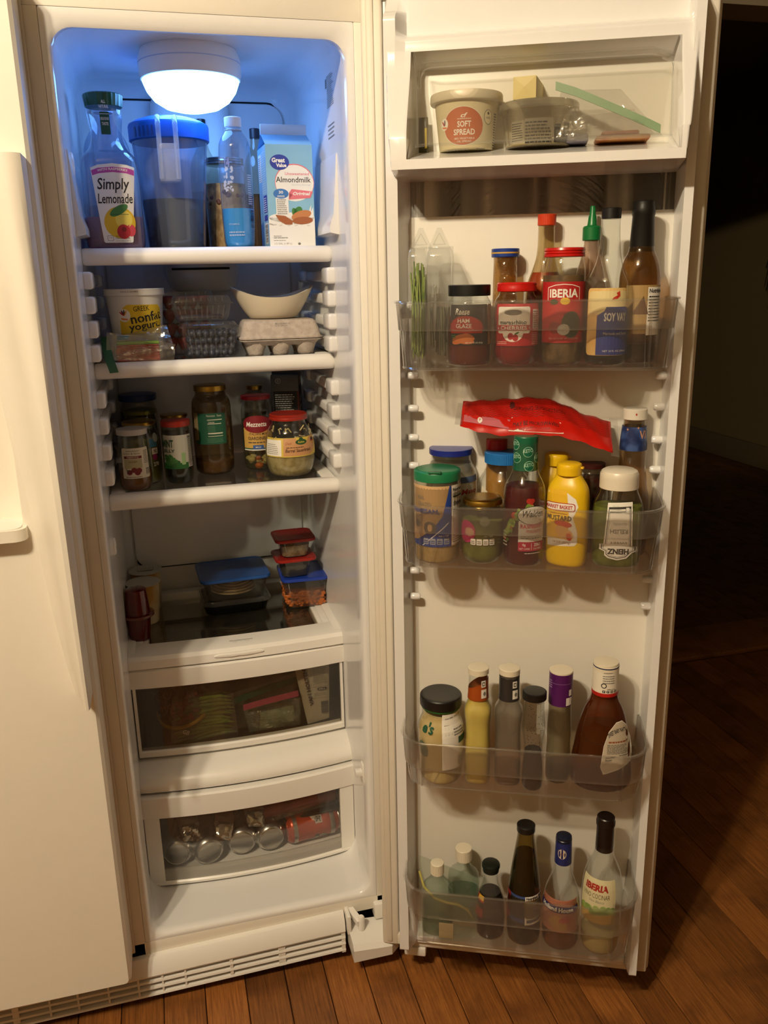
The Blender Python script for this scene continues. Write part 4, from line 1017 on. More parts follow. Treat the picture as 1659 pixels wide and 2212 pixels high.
rt, pf = jar('gold_lid_jar', 'jar with a dim gold lid behind the mint jelly', (0.1425, 0.352, S3), [(24, 0), (28, 4), (29, 95), (26, 108), (25, 116)], GLASSB, GOLD, capz(27.3, 115, 127, 1.2), M('dark_jam', '1c0e0a', 0.3), 90)
rt, pf = jar('large_jar', 'tall cloudy brown jar with gold lid and green nutrition label', (0.2175, 0.340, S3), [(30, 0), (36, 3), (40, 12), (40, 128), (38.5, 150), (31, 160), (29.6, 167)], clear('jar_smear', 'c8b89a', 0.22, '8a7450', gloss=0.05), GOLD, capz(32.2, 166, 184, 1.5), M('mustard_seed', '8a6230', 0.5, col2='75501f', scale=60), 20)
lb = Lab(); DG = ink('bottle_green', '17503a'); lb.rect(-40, 58, 26, 121, DG, 0); lb.rect(-46, 66, -33, 121, ink('kraft', '8d7c58'), 1); lb.text('Nutrition   Facts', 2, 116, 30, 4, CRM, 1, 0.0); lb.rect(-12, 107, 18, 108.5, CRM, 1); lb.rect(-12, 99, 16, 100.5, CRM, 1); lb.text('Calories', -4, 103, 12, 3.4, CRM, 1); lb.lines(-12, 84, 4, 98, 5, ink('faintgreen', '5c8a6c'), 1, 0.3); lb.rect(-12, 79, 18, 81.5, CRM, 1); lb.rect(-12, 74, 18, 75.2, CRM, 1); lb.lines(-14, 62, 20, 72, 4, ink('faintgreen', '5c8a6c'), 1, 0.3); lb.build(rt, wrap(pf))
rt, pf = jar('pickled_vegetable_jar', 'jar of pickled cauliflower and carrots with red lid and yellow label', (0.3090, 0.345, S3), [(24, 0), (29, 3), (31.5, 12), (32, 118), (31, 128), (27, 138), (26.6, 143)], GLASS, M('red_tin2', '9a1626', 0.35), capz(30.2, 143, 158, 1.5))
CAU = M('cauliflower', 'cdbf95', 0.6, bump=0.4); CAR = M('carrot_orange', 'c05a18', 0.45); r_ = random.Random(12)
g = G(); g2 = G()
for i in range(60):
    a = r_.uniform(0, 2*PI); q = 0.022*math.sqrt(r_.random()); z = 0.008+0.055*r_.random()
    (g2 if i % 4 == 0 else g).sphere((q*cos(a), q*sin(a), z), r_.uniform(0.005, 0.0085), 8, sc3=(r_.uniform(.8, 1.3), 1, r_.uniform(.6, 1)))
o = g.build('cauliflower_pieces', CAU, rt); o['kind'] = 'stuff'; o = g2.build('carrot_pieces', CAR, rt); o['kind'] = 'stuff'
fill(rt, pf, 100, clear('brine_clear', 'd8d4b8', 0.06, 'a8a070', gloss=0.0, edge=0.05), 'brine', d=0.001)
lb = Lab(); MZ = ink('mez_red', '7c1420'); MY = ink('mez_yellow', 'c9a052'); lb.rect(-36, 42, 38, 84, MY, 0); lb.rect(-36, 40, 38, 42.5, DG, 1); lb.rect(-36, 37.5, 38, 40, PAPER, 0); lb.ell(-4, 92, 32, 18, MZ, 1); lb.rect(20, 76, 40, 104, MZ, 0); lb.text('Mezzetta', -5, 92, 44, 10, PAPER, 2, 0.02, 0.2); lb.text('ITALIAN MIX', -2, 72, 38, 5, INK, 2, 0.006); lb.text('GIARDINIERA', 0, 63, 48, 7, INK, 2, 0.015); lb.lines(-24, 53, 26, 57, 1, ink('brownprint', '5a4a3c'), 2, 0.6, 0.0); lb.rect(-14, 40, 8, 49, ink('mild_blue', '3a5c9a'), 2, 1); lb.text('MILD', -3, 44.5, 11, 3, PAPER, 3); lb.build(rt, wrap(pf), vstep=10)
rt, pf = jar('small_gold_lid_jar', 'small jar with a gold lid showing above the pickled vegetable jar', (0.3195, 0.452, S3), [(22, 0), (26, 4), (26, 120), (20, 142), (16, 152)], GLASSB, GOLD, capz(17.2, 151, 163, 1.0), M('brine', '5a5420', 0.4), 100)
rt = thing('broth_carton', 'grey and black broth carton with small white print, behind the red-lidded jar', 'carton', (0.388, 0.440, S3), math.radians(-14))
G().rbox(-0.030, 0.030, -0.032, 0.032, 0.0, 0.185, 0.002).build('box', M('carton_grey', '5a5a58', 0.4), rt); G().rbox(-0.030, 0.030, -0.006, 0.006, 0.184, 0.1985, 0.002).build('top_fin', M('carton_grey', '5a5a58', 0.4), rt)
lb = Lab(); KB = ink('carton_black', '141212'); lb.rect(-25, 30, 26, 150, KB, 0); lb.lines(-22, 90, 22, 146, 12, PAPER, 1, 0.32); lb.rect(26.2, 0, 29.8, 150, ink('carton_red', '6a1c18'), 0); lb.ell(-14, 172, 6, 6, ink('palegrey', 'a8a8a4'), 0); lb.ell(-14, 172, 4.5, 4.5, M('carton_grey', '5a5a58', 0.4), 1); lb.rect(-15, 169, -13, 175, ink('palegrey', 'a8a8a4'), 2); lb.build(rt, flat(-0.032), step=None)
lb = Lab(); lb.rect(-31, 0, 31, 160, ink('carton_darkred', '3a1210'), 0); lb.text('BEEF', 0, 132, 40, 14, ink('palegrey', 'a8a8a4'), 1, 0.0, 0.3); lb.text('BROTH', 0, 110, 48, 14, ink('palegrey', 'a8a8a4'), 1, 0.0, 0.3); lb.ell(-10, 172, 12, 8, ink('ginger', 'b06a2a'), 0, 0.6); lb.build(rt, lambda s, t, off: (0.030+off, s/1000.0, t/1000.0), 'side_print', step=None)
rt, pf = jar('sauerkraut_jar', 'squat round sauerkraut jar with red lid and yellow label', (0.3640, 0.268, S3), [(32, 0), (38, 1), (45, 9), (49.5, 28), (50.5, 52), (49, 70), (43, 92), (34, 105), (33, 110)], GLASS, M('red_tin', '8e2214', 0.35), [(36.5, 108), (38.4, 109), (38.6, 116), (37.5, 119), (37.8, 127), (36, 130), (34, 129), (0.5, 128)], M('sauerkraut', 'a08f60', 0.6, col2='847344', scale=70, bump=0.6), 46, seg=48)
g = G(); r_ = random.Random(8)
for i in range(46):
    a = -PI/2+r_.uniform(-1.4, 1.6); z = r_.uniform(0.05, 0.098); rr = pf.r(z)-0.002; d = r_.uniform(0.05, 0.35)
    g.tube([(rr*cos(a), rr*sin(a), z), (rr*cos(a+d/2), rr*sin(a+d/2), z+r_.uniform(-.006, .006)), (rr*cos(a+d), rr*sin(a+d), z+r_.uniform(-.01, .01))], 0.0014, 5)
o = g.build('kraut_shreds', M('kraut_pale', 'b8a878', 0.6), rt); o['kind'] = 'stuff'
lb = Lab(); KY = ink('kraut_yellow', 'd0b648'); KT = ink('kraut_tan', 'c08e60'); KGN = ink('kraut_green', '1d4a24'); lb.rect(-64, 34, 70, 72, KY, 0); lb.rect(-64, 36, -24, 68, PAPER, 1); lb.lines(-60, 40, -30, 62, 6, GREY, 2, 0.3); lb.poly([(-20, 36), (-20, 71), (6, 71), (12, 58), (26, 58), (40, 71), (62, 71), (56, 48), (40, 36)], KT, 1); lb.ell(18, 63, 13, 5.5, KGN, 2); lb.ell(18, 68, 5, 4, KGN, 2); lb.text('Kuhne', 18, 63, 14, 4, KY, 3, 0.02)
lb.text('Barrel Sauerkraut', 12, 47, 56, 7, ink('brownprint2', '4a2e1c'), 3, 0.015, 0.2); lb.lines(-14, 52, 24, 55, 1, ink('brownprint2', '4a2e1c'), 2, 0.5); lb.text('Deli', -9, 61, 13, 5, ink('russet', '8a4a2a'), 2, 0.0, 0.3); lb.ell(50, 63, 6, 6, INK, 2); lb.rect(45, 60.5, 55, 63.5, ink('flagred', 'a02020'), 3); lb.rect(45.5, 58, 54.5, 60.5, ink('flaggold', 'd0a030'), 3); lb.build(rt, wrap(pf), vstep=6)

# --- on the crisper cover
def cup(name, label, x_, y_, tilt=0):
    rt = thing(name, label, 'cup', (x_, y_, CR), 0, 'foil-topped cups on the crisper cover')
    lathe([(26, 0), (27.5, 2), (32.5, 62), (34, 88), (36, 91)], 36).build('cup_body', M('cup_yellow', 'a87c2c', 0.4, col2='c8bc9a', scale=14), rt, ang=60); cap(rt, [(34, 90), (37, 90.6), (37, 91.6), (0.5, 92.6)], M('foil_white', 'c4c2b8', 0.35), 'foil_lid')
    return rt
rt = cup('foil_cup', 'foil-topped cup at the back left of the crisper cover', 0.052, 0.472)
lb = Lab(); lb.rect(-17, -6, 17, 8, GREY, 0, 2); lb.rect(-16.2, -5.2, 16.2, 7.2, M('foil_white', 'c4c2b8', 0.35), 1, 1.6); lb.text('SWEET', 0, 1, 24, 7, GREY, 2, 0.0); lb.build(rt, lambda s, t, off: (s/1000.0, t*1.6/1000.0, 0.0928+off), 'lid_print', step=None)
cup('foil_cup', 'foil-topped cup just behind the stacked red cups', 0.047, 0.392)
RG = clear('red_gelatin_cup', 'a8202c', 0.55, '8e1420', gloss=0.06)
rt = thing('red_gelatin_cup', 'lower red gelatin cup standing upright at the left front', 'cup', (0.0345, 0.300, CR), 0, 'red gelatin cups')
def gel(rt, flip):
    P = [(19, 0), (21, 1.5), (25, 44), (25.5, 52), (33, 53), (33, 54.8), (1, 55)]
    if flip: P = [(r, 55-z) for r, z in reversed(P)]
    g = lathe(P, 40, n=2.0); g.build('cup_body', RG, rt, ang=40)
    Q = [(17.5, 2), (19.5, 3), (23.4, 42), (0.5, 42)]
    if flip: Q = [(0.5, 14), (23.4, 14), (19.5, 52), (17.5, 53)]
    lathe(Q, 32).build('gelatin', M('red_gelatin', '6a0c14', 0.2), rt)
    lathe([(31.5, 52.9), (33.6, 53.1), (33.6, 55.2), (31.5, 55.4)] if not flip else [(31.5, -.4), (33.6, -.2), (33.6, 1.9), (31.5, 2.1)], 40).build('flange', clear('pink_flange', 'e8b0a8', 0.5, 'b87a70'), rt)
gel(rt, False)
rt = thing('red_gelatin_cup', 'upper red gelatin cup resting upside down on the lower one', 'cup', (0.0345, 0.300, CR+0.0560), 0, 'red gelatin cups'); gel(rt, True)
def box_tub(name, label, pos, rz, hx, hy, h, lidm, bodym, lidh=0.008, rad=18, taper=0.86, over=1.06):
    rt = thing(name, label, 'container', pos, rz)
    tubs([(0.5, hx*taper-2, hy*taper-2, rad), (2, hx*taper, hy*taper, rad), (h*.5, hx*(taper+1)/2, hy*(taper+1)/2, rad), (h, hx, hy, rad)], 'tub_body', bodym, rt, False)
    l = lidh*1000
    tubs([(h-3, hx*over, hy*over, rad), (h-1, hx*over+.8, hy*over+.8, rad), (h+l*.4, hx*over, hy*over, rad), (h+l*.55, hx*over-3, hy*over-3, rad), (h+l*.35, hx*over-7, hy*over-7, rad-4), (h+l*.3, hx*over-9, hy*over-9, rad-5)], 'lid', lidm, rt)
    return rt
TAKE = thing('takeout_tray', 'black takeout tray with clear lid under the blue-lidded container', 'tray', (0.2420, 0.436, CR), 0.04)
tubs([(0.3, 66, 56, 20), (2, 68, 58, 20), (24, 74, 66, 24)], 'tray_base', M('tray_black', '0e0d0d', 0.25), TAKE); tubs([(24.2, 77, 69, 24), (26, 78, 70, 24), (27.5, 74, 66, 22), (33, 71, 63, 20)], 'clear_lid', PLAST, TAKE)
BT = clear('tub_clear', 'e6e2da', 0.14, 'a8a498', gloss=0.05)
rt = box_tub('food_container', 'blue-lidded container of flat bread and sandwich slices', (0.2420, 0.436, CR+0.0336), 0.05, 73, 68, 49, M('lid_blue', '1f4e96', 0.3), BT)
g = G(); r_ = random.Random(31)
for i in range(5): 
    ang_ = r_.uniform(-.2, .2); g.add(*[(lambda L: (L.v, L.f))(lathe([(1, 0), (44-3*i, 1), (46-3*i, 3), (44-3*i, 5), (1, 6)], 24))[k] for k in (0, 1)]) if False else g.loft([[( (0.050-0.002*i)*cos(2*PI*k/24)*f+r_.uniform(-.0002, .0002), 0.045*sin(2*PI*k/24)*f, 0.005+i*0.0065+z+0.006*abs(cos(2*PI*k/24))*(i/5)) for k in range(24)] for f, z in ((.6, 0), (1, 0.001), (1, 0.004), (.6, 0.0055))])
g.build('bread_slices', M('flatbread', 'c8b48c', 0.8, col2='a88e62', scale=30), rt)
rt = box_tub('food_container', 'blue-lidded container of brown baked beans', (0.3985, 0.408, CR), -0.03, 50, 57, 71, M('lid_royal', '1c3a9c', 0.28), BT, 0.008, 14, 0.80)
tubs([(2.5, 38.5, 43.5, 10), (42, 43, 49.5, 12)], 'bean_sauce', M('bean_sauce', '7a3a10', 0.25), rt)
g = G(); r_ = random.Random(17)
for i in range(130):
    if i < 80: p = (r_.uniform(-.040, .040), -0.0445-0.0035*0, r_.uniform(0.006, 0.040)); p = (p[0], -(0.0438+0.006*(p[2]/0.042)), p[2])
    elif i < 110: p = (-(0.0385+0.0045*0.6), r_.uniform(-.045, .045), r_.uniform(0.006, 0.040))
    else: p = (0.0385+0.0045*0.6, r_.uniform(-.045, .045), r_.uniform(0.006, 0.040))
    g.sphere(p, 0.0042, 8, sc3=(1.25, .5, .9))
o = g.build('beans', M('baked_bean', 'a85a22', 0.35), rt); o['kind'] = 'stuff'
RL = M('lid_red', '96201a', 0.3)
rt = box_tub('small_food_container', 'lower red-lidded cup of dark food on the bean container', (0.3780, 0.395, CR+0.0755), 0.04, 36, 36, 42, RL, BT, 0.007, 16, 0.84, 1.26)
tubs([(2, 28, 28, 12), (26, 32, 32, 14)], 'dark_food', M('dark_food', '15130f', 0.4, col2='2a2822', scale=70, bump=.5), rt)
rt = box_tub('small_food_container', 'upper red-lidded cup of white rice on top of the stack', (0.3790, 0.395, CR+0.1215), 0.02, 35, 35, 41, RL, BT, 0.008, 16, 0.84, 1.28)
tubs([(2, 27.5, 27.5, 12), (27, 32, 32, 14)], 'rice', M('rice_white', 'b4a888', 0.8, col2='8c7c5c', scale=110, bump=.8), rt)
# ------------------------------------------------------------------ things in the door
def dthing(name, label, cat, u, w, z, turn=0.0, group=None): return thing(name, label, cat, dT(u, w, z+0.0003), ANG+turn, group)
def djar(name, label, u, w, z, prof, glass, capm=None, capp=None, fillm=None, fz=None, n=2.0, cat='jar', it=2, ridges=0, capname='cap', seg=40, d=0.0018, ar=1.0, turn=0.0, rd=0.0005):
    rt = dthing(name, label, cat, u, w, z, turn)
    if capp: prof = neck_to(rt, prof, capp)
    pf = Prof(prof, it, n, ar)
    body(rt, pf, glass, seg=seg)
    if fillm: fill(rt, pf, fz, fillm, d=d)
    if capp:
        cap(rt, capp, capm, capname, ridges, rd)
    return rt, pf
DA = 1.5235
# --- dairy compartment
rt = dthing('spread_tub', 'cream tub of soft spread with an orange oval label', 'tub', 0.1605, 0.028, DA)
pf = Prof([(38, 0), (39.5, 1.5), (46, 62), (47, 65)], 0); body(rt, pf, M('tub_cream', 'dccfa8', 0.45)); lathe([(47, 63), (52, 64), (53, 66), (52.6, 74), (51.5, 76), (48, 76.5), (46, 75), (0.5, 75)], 48).build('lid', M('lid_cream', 'd8cdb4', 0.4), rt, ang=30)
ORG = ink('spread_orange', 'b4551e'); lb = Lab(); lb.ell(-2, 36, 31, 26, PAPER, 0, 0, 40); lb.ell(-2, 36, 30.2, 25.2, ORG, 1, 0, 40); lb.text('SOFT', 0, 38.5, 20, 8, PAPER, 2, 0.02); lb.text('SPREAD', 0, 28, 31, 8, PAPER, 2, 0.02); lb.text('48% VEGETABLE', 0, 19.5, 30, 2.6, PAPER, 2, 0.0); lb.text('OIL SPREAD', 0, 15.5, 21, 2.6, PAPER, 2, 0.0); lb.text('cf', 0, 50, 10, 6, PAPER, 2, 0.02, 0.3); lb.lines(-10, 45, 10, 47, 1, PAPER, 2, 0.4, 0)
lb.ell(-32, 40, 7, 8, PAPER, 2); lb.poly([(-37, 37), (-27, 36), (-28, 34), (-35, 34.5)], ink('logo_orange', 'd8722a'), 3); lb.ell(-34, 41, 1.2, 4, ink('logo_red', 'b0242a'), 3, .6); lb.ell(-31, 42, 1.2, 4, ink('logo_plum', '4a2038'), 3); lb.ell(38, 48, 8, 10, GREY, 0); lb.ell(38, 48, 7, 9, M('tub_cream', 'dccfa8', 0.45), 1); lb.text('100%', 38, 47, 9, 3, GREY, 2); lb.ell(38, 53, 2, 2, INK, 2); lb.lines(-30, 4, 6, 6, 1, GREY, 1, .6, 0); lb.lines(18, 5, 34, 7, 1, GREY, 1, .6, 0); lb.lines(52, 8, 62, 56, 14, INK, 1, .5)
lb.build(rt, wrap(pf))
rt = dthing('salad_tub', 'clear deli tub with black print under the butter stick', 'tub', 0.2640, 0.024, DA)
pf = Prof([(45, 0), (47, 2), (51, 46), (53, 50)], 0); body(rt, pf, clear('deli_tub', 'ece8dc', 0.12, 'c0b49c')); lathe([(53, 49), (57, 49.5), (58.2, 51), (58, 57), (56, 59.6), (50, 60), (0.5, 59.8)], 48).build('lid', clear('deli_lid', 'e8e4d8', 0.4, 'c4bca8'), rt, ang=30)
fill(rt, pf, 10, M('pale_dip', 'cfc49a', 0.7, col2='b8ab7c', scale=80, bump=.5)); lb = Lab(); SEE = clear('print_patch', 'ffffff', 0.3, 'd8d2c0', gloss=0, edge=.05)
lb.rect(-42, 12, -20, 40, SEE, 0); lb.lines(-41, 14, -21, 39, 8, INK, 1, .35); lb.rect(-19, 8, 22, 42, SEE, 0); lb.lines(-18, 10, 21, 40, 7, INK, 1, .45); lb.rect(24, 10, 35, 34, INK, 0, 1); lb.ell(29.5, 22, 3.5, 5, SEE, 1); lb.rect(24, 30, 35, 33, SEE, 1); lb.bars(40, 14, 54, 38, 22, INK, 1, False); lb.lines(36, 14, 38, 30, 3, INK, 1); lb.build(rt, wrap(pf))
rt = dthing('butter_stick', 'stick of butter wrapped in pale yellow paper on the clear tub', 'butter', 0.2510, 0.020, DA+0.0605, -0.15)
BW = M('butter_wrap', 'dfca7c', 0.5, bump=.3, bscale=60); G().rbox(-0.0165, 0.0165, -0.045, 0.045, 0.0, 0.030, 0.002).build('wrapped_block', BW, rt)
g = G(); g.add([(-0.016, -0.0455, 0.0005), (0.016, -0.0455, 0.0005), (0.0, -0.047, 0.016), (-0.016, -0.0455, 0.0295), (0.016, -0.0455, 0.0295)], [(0, 1, 2), (1, 4, 2), (4, 3, 2), (3, 0, 2)]); g.build('wrapper_fold', M('butter_wrap_end', 'e8d48c', 0.5), rt, smooth=False)
lb = Lab(); lb.lines(-14, -40, 8, -37, 1, ink('orange_print', 'c0622a'), 0, .6); lb.build(rt, lambda s, t, off: (s/1000.0, t/1000.0, 0.0302+off), 'wrapper_print', step=None)
rt = dthing('deli_zip_bag', 'crumpled zip bag with pale green seal holding orange cheese slices', 'bag', 0.365, 0.030, DA)
G().rbox(-0.02, 0.055, -0.022, 0.025, 0.004, 0.011, 0.003).build('cheese_slices', M('cheese_orange', 'c06a34', 0.4, col2='d89a5a', scale=40), rt); G().rbox(-0.012, 0.040, -0.018, 0.018, 0.0112, 0.017, 0.003).build('ham_slices', M('ham_pink', 'b8644a', 0.4), rt); G().rbox(-0.075, -0.03, -0.018, 0.016, 0.003, 0.016, 0.003).build('grey_pack', M('grey_pack', '7a7688', 0.4), rt)
pillow([(-0.082, -0.034, 0.003), (0.072, -0.034, 0.003), (0.012, -0.008, 0.072), (-0.07, -0.010, 0.074)], 0.010, 0.004, 18, 3).build('film', FILM, rt); pillow([(-0.06, -0.036, 0.004), (0.060, -0.037, 0.006), (0.03, -0.024, 0.042), (-0.05, -0.026, 0.036)], 0.004, 0.004, 16, 7).build('film_fold', FILM, rt)
g = G(); g.loft([[(x_, y_-0.001, z_-0.0055), (x_, y_-0.001, z_+0.0055), (x_, y_+0.001, z_+0.0055), (x_, y_+0.001, z_-0.0055)] for x_, y_, z_ in ((-0.078, -0.022, 0.078), (-0.05, -0.026, 0.068), (-0.015, -0.030, 0.052), (0.02, -0.032, 0.036), (0.05, -0.034, 0.022), (0.066, -0.034, 0.014))]); g.build('zip_seal', M('zip_pale_green', '8fb08c', 0.4), rt, ang=60)
rt = dthing('sauce_packet', 'dark narrow packet with a yellow stripe left of the spread tub', 'packet', 0.0955, 0.018, DA)
pillow([(-0.007, 0.0, 0.0), (0.009, -0.004, 0.0), (0.007, 0.002, 0.052), (-0.007, 0.004, 0.052)], 0.003, 0.0006, 10, 2).build('packet', M('packet_dark', '4a4428', 0.4), rt); G().rbox(0.0028, 0.0062, -0.0072, -0.0052, 0.008, 0.036, 0.0005).build('stripe', ink('stripe_yellow', 'c8b02c'), rt)

# --- first bin
def herb(label, u, w, hx, hy, h, tabx, fillm, nm):
    rt = dthing('herb_clamshell', label, 'container', u, w, F1)
    def rg(z, f, fy=1): return [(a, b, z) for a, b in rrect(-hx*f, hx*f, -hy*fy, hy*fy, 0.006, 4)]
    g = G(); g.loft([rg(0.001, .82, .82), rg(0.01, .92, .92), rg(h*.5, 1, 1), rg(h-0.014, 1, 1), rg(h-0.004, .92, .92), rg(h, .8, .8)]); g.build('shell', PLAST, rt)
    G().rbox(-hx-0.001, hx+0.001, -0.0012, 0.0012, 0.0, h+0.003, 0.0008).build('seam_flange', PLAST, rt)
    g = G(); g.add([(tabx-0.017, -0.001, h), (tabx+0.017, -0.001, h), (tabx+0.003, -0.001, h+0.030), (tabx-0.003, -0.001, h+0.030), (tabx-0.017, 0.001, h), (tabx+0.017, 0.001, h), (tabx+0.003, 0.001, h+0.030), (tabx-0.003, 0.001, h+0.030)], [(0, 1, 2, 3), (7, 6, 5, 4), (0, 3, 7, 4), (1, 5, 6, 2), (3, 2, 6, 7)]); g.tube([(tabx-0.009, -0.002, h+0.006), (tabx, -0.002, h+0.022), (tabx+0.009, -0.002, h+0.006), (tabx-0.009, -0.002, h+0.006)], 0.001, 6); g.build('hang_tab', PLAST, rt, smooth=False)
    g = G(); r_ = random.Random(nm)
    for i in range(46 if nm < 50 else 16):
        x_ = r_.uniform(-hx*.7, hx*.7); y_ = r_.uniform(-hy*.85, hy*.6); z0_ = r_.uniform(0.01, 0.03)
        g.tube([(x_, y_, z0_), (x_+r_.uniform(-.003, .003), y_+r_.uniform(-.003, .003), h*.5), (x_+r_.uniform(-.004, .004), y_, h*(0.78 if nm < 50 else .3)+r_.uniform(-.02, .02))], 0.0012, 5)
    o = g.build('herb_stems', fillm, rt); o['kind'] = 'stuff'
    return rt
herb('clear herb pack with green chives at the left end of the top bin', 0.0925, 0.062, 0.0125, 0.032, 0.170, 0.004, M('chive_green', '6f8a3a', 0.6, col2='8ea04c', scale=60), 3)
herb('clear herb pack with a triangular hang tab beside the chives', 0.1255, 0.058, 0.0180, 0.032, 0.170, -0.002, M('herb_dull', '5c6444', 0.7), 77)
rt, pf = djar('ham_glaze_jar', 'jar of ham glaze with flat black lid and red-black label', 0.1700, 0.078, F1, [(26, 0), (31.5, 2), (33.2, 10), (33.2, 84), (31, 94), (27.5, 99), (27, 103)], GLASS, BLACK, capz(31.4, 101, 118, 1.2), M('ham_glaze', '5a160c', 0.2), 72, capname='lid')
lb = Lab(); HR = ink('glaze_red', 'a82418'); lb.rect(-29, 30, 33, 88, KB, 0); lb.ell(-3, 54, 27, 18, HR, 1); lb.rect(-29, 52, 20, 60, HR, 1); lb.text('Reese', -8, 78, 22, 9, PAPER, 2, 0.02, 0.3); lb.text('HAM', -6, 65, 18, 6, PAPER, 2, 0.02); lb.text('GLAZE', -6, 57.5, 24, 6, PAPER, 2, 0.02); lb.text('sweet, aromatic flavor', -4, 51, 42, 2.6, PAPER, 2, 0, .2)
lb.rect(-29, 30, 33, 47, KB, 2); 
for a, b, c_, d_, e_ in ((-12, 40, 13, 5, .3), (-4, 36, 14, 4.5, -.1), (-16, 35, 9, 4, .2), (2, 42, 9, 4, -.4)): lb.ell(a, b, c_, d_, ink('glazed_ham%d' % int(abs(a) % 2), ('b8642a', 'd88a3c')[int(abs(a) % 2)]), 3, e_)
lb.lines(-26, 40, -18, 46, 2, LEAF, 4); lb.text('NET WT 9.2 OZ (261g)', 10, 33, 26, 2.6, PAPER, 4, 0.0); lb.rect(35, 30, 50, 88, ink('kraft_label', 'b8944e'), 0); lb.build(rt, wrap(pf))
rt, pf = djar('textured_jar', 'small cut-glass jar with blue and gold lid behind the cherry jar', 0.2205, 0.026, F1, [(16, 0), (18, 2), (18.6, 60), (18.6, 120), (17.5, 148), (17.8, 156)], clear('jar_amber_residue', 'e0c89c', 0.25, 'b8843c', gloss=.1, bump=1.0, bscale=90), M('lid_blue2', '1c3a8a', 0.3), capz(21.1, 155.5, 169, 1.3), M('mustard_brown', 'a8722a', 0.4, col2='c08c40', scale=50), 40, capname='lid')
lathe([(20.8, 161), (21.3, 161.2), (21.3, 163.2), (20.8, 163.4)], 36).build('gold_band', ink('gold_line', 'c8a040'), rt)
rt, pf = djar('cherry_jar', 'jar of maraschino cherries with red lid and red-white label', 0.2395, 0.078, F1, [(20, 0), (27, 3), (32.5, 14), (33.4, 24), (33.4, 84), (31, 96), (25.5, 103), (24.8, 108)], GLASS, M('cap_red', 'b81812', 0.3), [(27, 106), (29, 107), (29.4, 112), (28.6, 114), (28.9, 118), (27.5, 120), (25.5, 119), (.5, 118.4)], M('cherry_syrup', '7a0c16', 0.15), 88, capname='lid')
lb = Lab(); CHR = ink('cherry_red', 'b01c26'); lb.rect(-32, 28, 44, 88, CHR, 0); lb.rect(-28, 46, 22, 84, PAPER, 1, 3); lb.ell(-4, 46, 15, 12, PAPER, 1); lb.text('maraschino', -4, 62, 40, 6, INK, 2, 0.02, 0); lb.ell(-4, 76, 13, 4, GREY, 2); lb.poly([(-30, 50), (-26, 53), (-30, 58), (24, 58), (20, 54), (24, 50)], CHR, 2); lb.text('CHERRIES', -3, 54, 40, 5.6, PAPER, 3, 0.02); lb.ell(-7, 42, 4.2, 5, CHR, 2); lb.ell(0, 40, 4.2, 5, CHR, 2); lb.tube if False else None; lb.ell(2, 46.5, 3.5, 1.2, LEAF, 2, .4); lb.rect(27, 52, 44, 80, PAPER, 1); lb.lines(28, 54, 43, 79, 8, GREY, 2); lb.lines(26, 30, 43, 48, 7, ink('pale_pink', 'e0a8a0'), 1); lb.lines(-30, 31, -12, 36, 2, ink('pale_pink', 'e0a8a0'), 1); lb.build(rt, wrap(pf), vstep=10)
rt, pf = djar('hot_sauce_bottle', 'slim hot sauce bottle with a red-orange cap behind the red-lidded jars', 0.2810, 0.026, F1, [(26, 0), (29.5, 4), (29.8, 92), (27, 118), (19, 138), (13, 160), (12.3, 196), (12.6, 200)], clear('bottle_hot', 'e6dcc0', 0.10, 'b8a070'), M('cap_orange', 'c23a16', 0.35), capz(13.6, 199, 216.5, 1.2), M('hot_sauce', 'b03c0c', 0.25), 133, cat='bottle', ridges=40, rd=0.0003)
rt, pf = djar('sofrito_jar', 'brown jar with red screw lid and red label in the middle of the top bin', 0.3070, 0.072, F1, [(23, 0), (28, 2), (30.5, 9), (31.3, 65), (31.8, 133), (29.5, 145), (27.5, 151), (27.5, 155)], GLASS, M('cap_red', 'b81812', 0.3), [(27.5, 153), (29.4, 153.6), (29.4, 156.5), (28.4, 157.5), (29.5, 159), (28.4, 161), (29.4, 163), (28.6, 166.5), (26, 167), (.5, 167)], M('sofrito_brown', '4a3418', 0.45, col2='6a5030', scale=55, bump=.4), 128, capname='lid')
lb = Lab(); IB = ink('label_red', 'a81a1c'); lb.rect(-38, 32, 42, 118, IB, 0)
P = [(-24, 92), (-24, 110), (-12, 113.5), (0, 114.5), (12, 113.5), (24, 110), (24, 92)]
for (a0, b0), (a1, b1) in zip(P[:-1], P[1:]):
    dx, dy = a1-a0, b1-b0; L_ = math.hypot(dx, dy); nx, ny = -dy/L_*0.5, dx/L_*0.5; lb.poly([(a0+nx, b0+ny), (a1+nx, b1+ny), (a1-nx, b1-ny), (a0-nx, b0-ny)], PAPER, 1)
lb.text('IBERIA', 0, 102, 42, 12, PAPER, 2, 0.03); lb.ell(2, 91, 7, 5, ink('corn', 'd8b030'), 2); lb.ell(-14, 90, 6, 4, ink('olive_dark', '3c4428'), 1); lb.ell(12, 58, 15, 19, ink('pepper_green', '39422a'), 1); lb.ell(-12, 54, 9, 9, ink('pepper_red', '7a1c14'), 1); lb.ell(1, 51, 9, 8, ink('garlic', 'a8a49a'), 2); lb.text('PESO NETO/NET WT 12 OZ (340g)', 2, 38, 46, 3, ink('pale_pink', 'e0a8a0'), 2, 0); lb.build(rt, wrap(pf), vstep=12)
